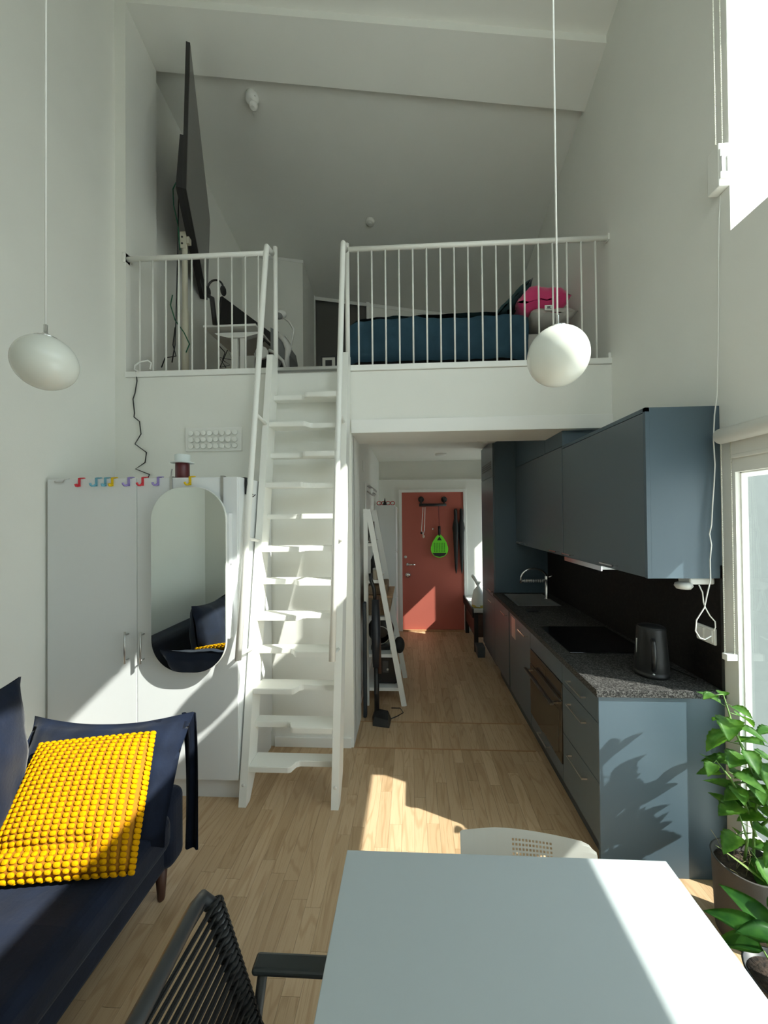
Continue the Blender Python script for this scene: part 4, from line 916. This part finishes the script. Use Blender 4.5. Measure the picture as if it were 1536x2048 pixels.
# bed
bd = thing('bed', 'bed behind the right railing with a low dark base and pale mattress', 'bed', (.45, 4.0, ZL))
MB().box(-.50, 1.42, 3.42, 4.80, ZL, 3.17, .01).done('bed_base', BLACKM, bd)
MB().box(-.52, 1.44, 3.44, 4.82, 3.17, 3.36, .04, 4).done('mattress', LINEN, bd)
dv = MB(); nx_, ny_ = 70, 26
def duv(u, v):  # u along x, v across: 0 bottom of near side .. 1 far
    x = -.57 + 1.60 * u; 
    s = v * 1.9
    if s < .32: y, z = 3.385, 3.12 + s * 1.25
    elif s < .42: a = (s - .32) / .10 * PI / 2; y, z = 3.385 + .06 * (1 - math.cos(a)), 3.52 + .04 * math.sin(a) - .05
    else: y, z = 3.445 + (s - .42), 3.51
    e = min(1, u / .10); z -= (1 - math.sqrt(1 - (1 - e) ** 2)) * .12 * (1 if s > .2 else .3)
    z -= (u > .9) * (u - .9) * .35
    n_ = noise.noise(V((x * 9 + z * 6, y * 3, z * 10))) * .026 + noise.noise(V((x * 3, y * 2, z * 3))) * .03
    return V((x, y - n_ * (s < .36) - .01 * math.sin(x * 30 + z * 25) * (s < .3), max(z + n_ * (s > .3), ZL + .02)))
gv = [[dv.bm.verts.new(duv(i / nx_, j / ny_)) for i in range(nx_ + 1)] for j in range(ny_ + 1)]
for j in range(ny_):
    for i in range(nx_): f = dv.bm.faces.new((gv[j][i], gv[j][i + 1], gv[j + 1][i + 1], gv[j + 1][i])); f.smooth = True
bmesh.ops.solidify(dv.bm, geom=dv.bm.faces, thickness=.02)
tag(dv.done('duvet', FABBLUE), 'rumpled blue duvet hanging over the near side of the bed', 'duvet')
tv = MB(); 
for k_ in range(1):
    g2 = []
    for j in range(8):
        g2.append([tv.bm.verts.new(V((-.56 + 1.5 * i / 40, 3.43 + .9 * j / 7, 3.535 + .018 * noise.noise(V((i * .3, j * .5, 0))) - .10 * max(0, 1 - i / 5.) ** 2 + .02 * i / 40))) for i in range(41)])
    for j in range(7):
        for i in range(40): f = tv.bm.faces.new((g2[j][i], g2[j][i + 1], g2[j + 1][i + 1], g2[j + 1][i])); f.smooth = True
bmesh.ops.solidify(tv.bm, geom=tv.bm.faces, thickness=.03)
tag(tv.done('bed_throw', FABTEAL), 'dark teal throw spread along the top of the blue duvet', 'blanket')
tag(pillow(V((1.24, 3.62, 3.49)), V((1, 0, 0)), V((0, 1, .0)), .40, .55, .17, n=16, seed=2).done('bed_pillow', LINEN), 'grey-beige pillow under the pink one at the head of the bed', 'pillow')
o_ = pillow(V((1.165, 3.58, 3.66)), V((.98, 0, .10)).normalized(), V((0, .94, .2)).normalized(), .46, .44, .27, n=18, seed=4, wr=.03)
pk = tag(o_.done('pink_pillow', PINK), 'bright pink pillow with a white tag at the head of the bed', 'pillow')
a = P(1098, 615, y=3.33)
tg = MB().box(a.x - .035, a.x + .035, a.y, a.y + .006, a.z - .022, a.z + .022, .001).done('care_label', TRIM, pk)
MB().box(a.x - .016, a.x + .012, a.y - .001, a.y + .001, a.z - .002, a.z + .009).box(a.x - .02, a.x + .02, a.y - .001, a.y + .001, a.z - .013, a.z - .009).done('label_print', BLACKM, tg)
tag(pillow(V((.925, 3.62, 3.66)), V((.62, 0, .62)).normalized(), V((0, 1, .0)), .42, .50, .10, flange=.08, n=18, seed=9).done('teal_pillow', FABTEAL), 'dark green pillow leaning against the pink pillow', 'pillow')

# ---------------------------------------------------------------- SOFA
sf = thing('sofa', 'navy velvet sofa along the left wall', 'sofa', (-1.7, 1.05, 0))
SX0, SX1, SY0, SY1 = -2.30, -1.12, .34, 1.84
MB().box(SX0, SX1 - .02, SY0, SY1, .13, .30, .03, 4).done('base', NAVY, sf)
se = MB().box(SX0 + .2, SX1 + .03, SY0, SY1 - .12, .26, .43, .055, 5)
bmesh.ops.subdivide_edges(se.bm, edges=[e for e in se.bm.edges if e.calc_length() > .25], cuts=10, use_grid_fill=True)
for v in se.bm.verts:
    if v.co.z > .4: v.co.z += .012 * noise.noise(v.co * 4)
se.done('seat', NAVY, sf)
MB().box(SX0, SX0 + .24, SY0, SY1, .13, .74, .06, 5).done('backrest', NAVY, sf)
MB().box(SX0, SX1 + .01, SY1 - .13, SY1, .13, .47, .045, 5).done('armrest', NAVY, sf)
for x in (SX0 + .1, SX1 - .045):
    for y in (SY0 + .1, SY1 - .11): MB().lathe((x, y, 0), [(.013, 0), (.016, .01), (.026, .14), (.02, .145)], 16).done('leg', DWOOD, sf)
# arm flap (cover hanging over the far end)
fp = MB(); gq = []
for j in range(15):
    row = []
    for i in range(9):
        u, v_ = i / 8, j / 14
        x = -1.13 + .07 * u - .01 * v_; z = .80 - .69 * v_ ; y = 1.875 - .04 * (1 - v_) ** 3 + .008 * math.sin(u * 9 + v_ * 3)
        row.append(fp.bm.verts.new((x, y, z)))
    gq.append(row)
for j in range(14):
    for i in range(8): f = fp.bm.faces.new((gq[j][i], gq[j][i + 1], gq[j + 1][i + 1], gq[j + 1][i])); f.smooth = True
bmesh.ops.solidify(fp.bm, geom=fp.bm.faces, thickness=.025)
tag(fp.done('arm_cover', NAVY), 'navy fabric flap hanging down behind the far sofa arm', 'cover')
def frame_uv(p00, p10, p01):
    u = (p10 - p00); v_ = (p01 - p00); return u, v_
# far cushion leaning on the arm
TLc, TRc, BRc = P(75, 1436, y=1.80), P(380, 1428, y=1.80), P(318, 1690, y=1.56)
u = (TRc - TLc); W1 = u.length; u.normalize(); v_ = (TRc - BRc); v_ = (v_ - u * v_.dot(u)); H1 = .50; v_.normalize()
cc = (TLc + TRc) / 2 - v_ * (H1 / 2 - .01)
tag(pillow(cc, u, v_, W1 + .03, H1, .17, flange=.09, n=26, wr=.016, seed=1, edge=1.2, sag=.03).done('end_cushion', NAVY), 'large navy cushion with a flanged border leaning on the far sofa arm', 'cushion')
# back cushions along the wall
for i, (y0, y1, lb) in enumerate(((.98, 1.60, 'navy back cushion nearest the wardrobe, upright along the wall'), (.36, .97, 'navy back cushion at the near end of the sofa'))):
    bc = V((-1.69, (y0 + y1) / 2, .735)); vv = V((-.09, .03, .99)).normalized()
    tag(pillow(bc, V((0, 1, 0)), vv, y1 - y0, .66, .22, flange=.07, n=24, wr=.014, seed=20 + i, edge=1.0, sag=.02).done('back_cushion', NAVY), lb, 'cushion', 'navy back cushions of the sofa')
# plaid cushion (seen in the mirror)
def plaid():
    m = mat('plaid_green', (.35, .36, .22), .9); n = m.node_tree; b = n.nodes['Principled BSDF']
    tcn = n.nodes.new('ShaderNodeTexCoord'); ck = n.nodes.new('ShaderNodeTexChecker'); ck.inputs['Scale'].default_value = 9
    ck.inputs[1].default_value = (.50, .50, .34, 1); ck.inputs[2].default_value = (.12, .13, .08, 1)
    n.links.new(tcn.outputs['Object'], ck.inputs[0]); n.links.new(ck.outputs[0], b.inputs['Base Color']); return m
tag(pillow(V((-1.60, .95, .62)), V((.30, .85, .1)).normalized(), V((-.35, .05, .94)).normalized(), .38, .38, .12, n=16, seed=31).done('plaid_cushion', plaid()), 'green checked cushion on the near seat, seen in the mirror', 'cushion')
# yellow cushion
YTL, YTR, YBR, YBL = P(85, 1490, y=1.655), P(310, 1467, y=1.665), P(267, 1748, z=.455), P(-45, 1772, z=.455)
yc_ = thing('yellow_cushion', 'bright yellow bobble-knit cushion leaning on the navy cushion', 'cushion', (YBL + YBR) / 2)
def bil(a, b): return (YTL * (1 - a) + YTR * a) * b + (YBL * (1 - a) + YBR * a) * (1 - b)
ny_n = ((YTR - YTL).cross(YTL - YBL)).normalized()
if ny_n.y > 0: ny_n = -ny_n
def ypt(a, b, side):
    f = max(0, 1 - abs(2 * a - 1) ** 2.6) * max(0, 1 - abs(2 * b - 1) ** 2.6)
    p = bil(a, b); fold = -.02 * math.exp(-((b - .16 - .10 * abs(a - .45)) / .05) ** 2) * (a < .75)
    return p + ny_n * (side * .065 * f ** .6 + (fold if side > 0 else 0) + .01)
core = MB(); n = 20; gs = []
for side in (1, -1): gs.append([[core.bm.verts.new(ypt(i / n, j / n, side)) for i in range(n + 1)] for j in range(n + 1)])
for s_, g_ in enumerate(gs):
    for j in range(n):
        for i in range(n): f = core.bm.faces.new((g_[j][i], g_[j][i + 1], g_[j + 1][i + 1], g_[j + 1][i])); f.smooth = True
bmesh.ops.remove_doubles(core.bm, verts=core.bm.verts, dist=.0005); bmesh.ops.recalc_face_normals(core.bm, faces=core.bm.faces)
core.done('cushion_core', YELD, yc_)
bob = MB(); NR, NC = 27, 17
for j in range(NR + 1):
    for i in range(NC + 1):
        a, b = min(.995, max(.005, (i + .0) / NC)), min(.995, max(.005, j / NR))
        for side in ((1, -1) if (i in (0, NC) or j in (0, NR)) else (1,)):
            p = ypt(a, b, side); ux = (ypt(min(1, a + .02), b, side) - ypt(max(0, a - .02), b, side)).normalized(); uy = (ypt(a, min(1, b + .02), side) - ypt(a, max(0, b - .02), side)).normalized()
            un = ux.cross(uy).normalized(); un = un if un.dot(ny_n) * side > 0 else -un
            q = bmesh.ops.create_icosphere(bob.bm, subdivisions=2, radius=1.0); k1 = random.uniform(.9, 1.1)
            for v in q['verts']:
                c0 = v.co.copy()
                v.co = p + ux * math.copysign(abs(c0.x) ** .75, c0.x) * .0120 * k1 + uy * math.copysign(abs(c0.y) ** .75, c0.y) * .0088 * k1 + un * (c0.z * .0055 + .003)
                for f in v.link_faces: f.smooth = True
bo = bob.done('bobbles', YEL, yc_); bo['kind'] = 'stuff'

# ---------------------------------------------------------------- TABLE
tb = thing('dining_table', 'white rectangular dining table in the foreground', 'table', (.26, .7, 0))
MB().box(-.203, .722, .20, 1.158, .722, .75, .002).done('tabletop', TABLE, tb)
MB().box(-.15, .67, .25, 1.11, .65, .722, .002).done('apron', TABLE, tb) if False else None
for x in (-.16, .63):
    for y in (.24, 1.07): MB().box(x, x + .05, y, y + .05, 0, .722, .003).done('leg', TABLE, tb)
# white perforated chair behind the table
ch = thing('white_chair', 'white plastic chair with a perforated back at the far side of the table', 'chair', (.345, 1.1, 0))
def backpt(x, t_):   # t_ 0 bottom .. 1 top
    y = 1.165 + .065 * t_ + .02 * (2 * (x - .345) / .41) ** 2 * -1; z = .47 + (.307) * t_
    u_ = (x - .14) / .41; z -= (0 if u_ < .3 else (u_ - .3) * .045) * t_ ** 3
    return V((x, y, z))
cells_x = [.14, .15, .17, .20, .24]
hx0 = P(1024, 1700, y=1.222).x; px_w = (P(1106, 1700, y=1.222).x - hx0) / 12
gx = []
for i in range(12): gx += [hx0 + i * px_w, hx0 + i * px_w + .0062]
cells_x = [.14, .145, .155, .18, .22, .25] + gx + [.43, .45, .48, .51, .53, .543, .55]
hz = []
for j in range(7): hz += [.64 + j * .042, .64 + j * .042 + .022]
cells_t = [0, .2, .4] + hz + [.96, .985, 1.0]
bb_ = MB(); gr = []
for t_ in cells_t:
    row = []
    for x in cells_x:
        p = backpt(x, t_)
        if t_ > .9:
            e = max(0, (x - .515) / .035); p.z -= .03 * e * e * (1 if t_ > .97 else .4)
            e = max(0, (.15 - x) / .01); p.z -= .003 * e * e
        row.append(bb_.bm.verts.new(p))
    gr.append(row)
for j in range(len(cells_t) - 1):
    for i in range(len(cells_x) - 1):
        ishole = any(abs(cells_x[i] - gx[2 * k]) < 1e-6 for k in range(12)) and any(abs(cells_t[j] - hz[2 * k]) < 1e-6 for k in range(7))
        if not ishole: bb_.bm.faces.new((gr[j][i], gr[j][i + 1], gr[j + 1][i + 1], gr[j + 1][i]))
bmesh.ops.solidify(bb_.bm, geom=bb_.bm.faces, thickness=.006)
bb_.done('backrest', CHAIRW, ch)
MB().box(.13, .56, .80, 1.19, .44, .465, .012, 3).done('seat', CHAIRW, ch)
for x in (.15, .51):
    for y in (.83, 1.14): MB().tube([(x, y, 0), (x, y, .445)], .011, 10).done('leg', STEEL, ch)

# rope armchair
rc = thing('rope_armchair', 'black armchair with a cord-wound back at the left side of the table', 'armchair', (-.35, .62, 0))
FR = mat('anthracite_metal', (.028, .030, .032), .42); ROPE = mat('black_rope', (.010, .010, .010), .8, bump=.6, bump_scale=500)
At, Ab = V((-.502, .925, .845)), V((-.335, .885, .44)); Bt, Bb = V((-.502, .32, .845)), V((-.335, .36, .44))
def flatbar(m_, p, q, wa, wb, ax):
    d_ = (q - p).normalized(); s1 = ax.cross(d_).normalized() * (wb / 2); s2 = s1.cross(d_).normalized() * (wa / 2)
    return m_.hexa([p - s1 - s2, p + s1 - s2, p + s1 + s2, p - s1 + s2, q - s1 - s2, q + s1 - s2, q + s1 + s2, q - s1 + s2])
fm = MB().tube([Ab, At - (At - Ab) * .10, At - V((.012, .012, .012)), At - V((.006, .05, -.004)), (At + Bt) / 2, Bt + V((-.006, .05, .004)), Bt + V((-.012, .012, -.012)), Bt - (Bt - Bb) * .10, Bb], .0165, 12).done('back_frame', FR, rc)
for (tp_, bt) in ((At, Ab), (Bt, Bb)):
    wrp = MB(); N_ = 30
    for k in range(N_):
        p = tp_ + (bt - tp_) * (.06 + .90 * k / (N_ - 1)); ax_ = V((.38, 0, -.92)).normalized()
        d_ = (bt - tp_).normalized(); e1 = d_.cross(V((0, 1, 0))).normalized(); e2 = d_.cross(e1)
        wrp.tube([p + (e1 * math.cos(a) + e2 * math.sin(a)) * .019 + d_ * (a / (2 * PI) * .012) for a in [2 * PI * q / 12 for q in range(13)]], .0042, 6, False)
    w2 = wrp.done('rope_winding', ROPE, rc); w2['kind'] = 'stuff'
NCRD = 44
for k in range(NCRD):
    u_ = .05 + .92 * k / (NCRD - 1); p = At + (Ab - At) * u_; q = Bt + (Bb - Bt) * u_
    s_ = .010 if k % 2 else -.006; o2 = V((s_, 0, .004 * (k % 2)))
    MB().tube([p + o2, (p + q) / 2 + o2 + V((-.02, 0, 0)), q + o2], .0036, 6).done('cord', ROPE, rc)
for y in (.935, .31):
    MB().box(-.395, .02, y - .022, y + .022, .650, .668, .008, 3).done('armrest', mat('arm_black', (.018, .024, .026), .35), rc)
    MB().tube([(0.0, y, .65), (.02, y, 0)], .012, 10).done('front_leg', FR, rc); MB().tube([(-.372, y, .652), (-.46, y, 0)], .012, 10).done('rear_leg', FR, rc)
MB().tube([(-.34, .36, .44), (-.34, .885, .44), (.02, .885, .45), (.02, .36, .45), (-.34, .36, .44)], .012, 10).tube([(.0, .31, .44), (.0, .935, .44)], .010, 8).tube([(-.43, .31, .44), (-.43, .935, .44)], .010, 8).done('seat_frame', FR, rc)
sc_ = MB()
for k in range(30): sc_.tube([(-.335 + .35 * k / 29, .37, .452), (-.335 + .35 * k / 29, .62, .444), (-.335 + .35 * k / 29, .875, .452)], .0042, 5)
q_ = sc_.done('seat_cords', ROPE, rc); q_['kind'] = 'stuff'

# ---------------------------------------------------------------- PLANTS
def leaf(base, d_, up, L, Wd, m, parent, droop=.25, teeth=True, name='leaf'):
    d_ = V(d_).normalized(); s_ = d_.cross(V(up)).normalized(); n_ = s_.cross(d_).normalized()
    m_ = MB(); N = 12; rows = []
    for i in range(N + 1):
        u_ = i / N; w_ = Wd / 2 * (math.sin(PI * u_ ** .62) ** .85) if 0 < u_ < 1 else 0.0004
        if teeth and 0 < i < N: w_ *= 1 + (.07 if i % 2 else -.05)
        c_ = V(base) + d_ * (L * u_) - n_ * (droop * L * u_ * u_) 
        rp = .035 * L * (1 if i % 2 else -1) * (1 if teeth else .3)
        rows.append([m_.bm.verts.new(c_ + s_ * (w_ * k) + n_ * (abs(k) * w_ * .35 + (rp * .25 if abs(k) == .5 else 0))) for k in (-1, -.5, 0, .5, 1)])
    for a_, b_ in zip(rows, rows[1:]):
        for k in range(4):
            f = m_.bm.faces.new((a_[k], a_[k + 1], b_[k + 1], b_[k])); f.smooth = True
    bmesh.ops.solidify(m_.bm, geom=m_.bm.faces, thickness=.0005)
    return m_.done(name, m, parent)
PX, PY = 1.372, 1.685
pt_ = thing('plant_pot', 'large grey round planter filled with soil by the right-hand window', 'plant pot', (PX, PY, 0))
MB().lathe((PX, PY, 0), [(.098, 0), (.103, .004), (.114, .30), (.117, .305), (.109, .305), (.105, .265), (.01, .26)], 48).done('pot', POT, pt_)
so_ = MB(); so_.lathe((PX, PY, .262), [(.106, 0), (.105, .010), (.08, .016), (.05, .018), (.01, .019)], 40)
for v in so_.bm.verts: v.co.z += .008 * noise.noise(v.co * 60)
so_.done('soil', SOIL, pt_)
pl = thing('leafy_plant', 'tall green leafy plant growing out of the large grey planter', 'plant', (PX, PY, .28))
stems = [
 [(PX + .03, PY, .28), (PX + .05, PY + .02, .42), (PX + .07, PY + .02, .56), (PX + .04, PY + .03, .70), (PX - .01, PY + .04, .84), (PX - .04, PY + .05, .97)],
 [(PX + .05, PY + .01, .40), (PX + .02, PY + .02, .52), (PX - .04, PY + .02, .63), (PX - .09, PY + .03, .70)],
 [(PX + .07, PY + .02, .52), (PX + .12, PY + .0, .66), (PX + .17, PY + .02, .84)],
 [(PX + .06, PY, .45), (PX + .14, PY - .02, .55), (PX + .22, PY - .02, .68)],
 [(PX + .02, PY, .30), (PX + .12, PY - .03, .38), (PX + .22, PY - .04, .46)],
 [(PX - .01, PY, .28), (PX + .0, PY - .01, .40), (PX - .03, PY - .01, .50)]]
for s_ in stems: MB().tube(s_, [.006] + [.0045] * (len(s_) - 2) + [.002], 7).done('stem', STEM, pl)
rnd = random.Random(11)
def along(s_, u_):
    k = u_ * (len(s_) - 1); i = min(int(k), len(s_) - 2); return V(s_[i]).lerp(V(s_[i + 1]), k - i)
specs = []
for si, cnt, u0 in ((0, 26, .30), (1, 10, .25), (2, 12, .2), (3, 12, .2), (4, 10, .2), (5, 5, .4)):
    for k in range(cnt):
        u_ = u0 + (1 - u0) * k / (cnt - 1); a = k * 2.4 + si; specs.append((along(stems[si], u_), a, u_, si))
for p, a, u_, si in specs:
    L = rnd.uniform(.085, .125) * (.7 if u_ > .93 else 1)
    dd = V((math.cos(a), math.sin(a), rnd.uniform(-.75, .15) + (.4 if u_ > .9 else 0)))
    q = p + dd.normalized() * rnd.uniform(.015, .045)
    if q.x + dd.normalized().x * L > XR + .17: dd.x = -abs(dd.x); q = p + dd.normalized() * .03
    e_ = q + dd.normalized() * L
    if e_.y > Y1 - .03 or (e_.x > XR - .02 and e_.y > JY - .03): dd.y = -abs(dd.y); q = p + dd.normalized() * .03
    MB().tube([p, q], .0015, 5).done('leaf_stalk', STEM, pl)
    leaf(q, dd, (0, 0, 1), L, L * .74, LEAF, pl, droop=rnd.uniform(.1, .35))
a = P(1412, 1668, y=1.47); b = P(1536, 1765, y=1.42)
lab(leaf(V((PX + .02, PY - .09, .28)), (P(1412, 1668, y=1.66) - V((PX + .02, PY - .09, .28))), (0, 0, 1), .21, .022, mat('pale_blade', (.32, .42, .14), .6), pl, 0.05, False, 'long_leaf'), 'long narrow pale leaf over the pot rim')
gb = MB()
for k in range(26):
    a = rnd.uniform(0, 2 * PI); r = rnd.uniform(.02, .11); p = V((PX + r * .8 * math.cos(a), PY + r * .8 * math.sin(a), .278)); q = p + V((rnd.uniform(-.04, .04), rnd.uniform(-.04, .04), rnd.uniform(.02, .07)))
    gb.tube([p, (p + q) / 2 + V((0, 0, .008)), q], .0011, 4)
g_ = gb.done('dry_grass_shoots', mat('dry_grass', (.36, .33, .16), .8), pl); g_['kind'] = 'stuff'
# second plant, lower right corner
QX, QY = 1.235, 1.385
t = thing('small_plant_pot', 'small black pot on the floor in front of the large planter', 'plant pot', (QX, QY, 0))
MB().lathe((QX, QY, 0), [(.075, 0), (.078, .003), (.098, .17), (.101, .175), (.094, .175), (.088, .14), (.01, .138)], 40).done('pot', BLACK, t)
MB().lathe((QX, QY, .14), [(.089, 0), (.088, .008), (.01, .012)], 32).done('soil', SOIL, t)
t = thing('broad_leaf_plant', 'broad-leaved plant growing from the small black pot', 'plant', (QX, QY, .15))
for (dx, dy, dz, L, lx_, ly_, lz_) in ((-.62, .75, .10, .17, -.06, -.02, .28), (-.5, .1, .12, .13, -.02, -.03, .30), (.2, -.5, -.3, .15, .02, -.03, .30), (.4, .2, .3, .16, .02, .02, .30), (-.2, .5, .25, .16, .0, .03, .26), (.5, -.5, .1, .15, .03, -.03, .24), (-.6, .45, -.15, .15, -.03, .03, .20)):
    b0 = V((QX, QY, .15)); p = b0 + V((lx_, ly_, lz_ - .12)); MB().tube([b0, (b0 + p) / 2 + V((.004, 0, .0)), p], .003, 6).done('leaf_stalk', STEM, t)
    leaf(p, (dx, dy, dz), (0, 0, 1), L, L * .62, LEAFD, t, .3, False)
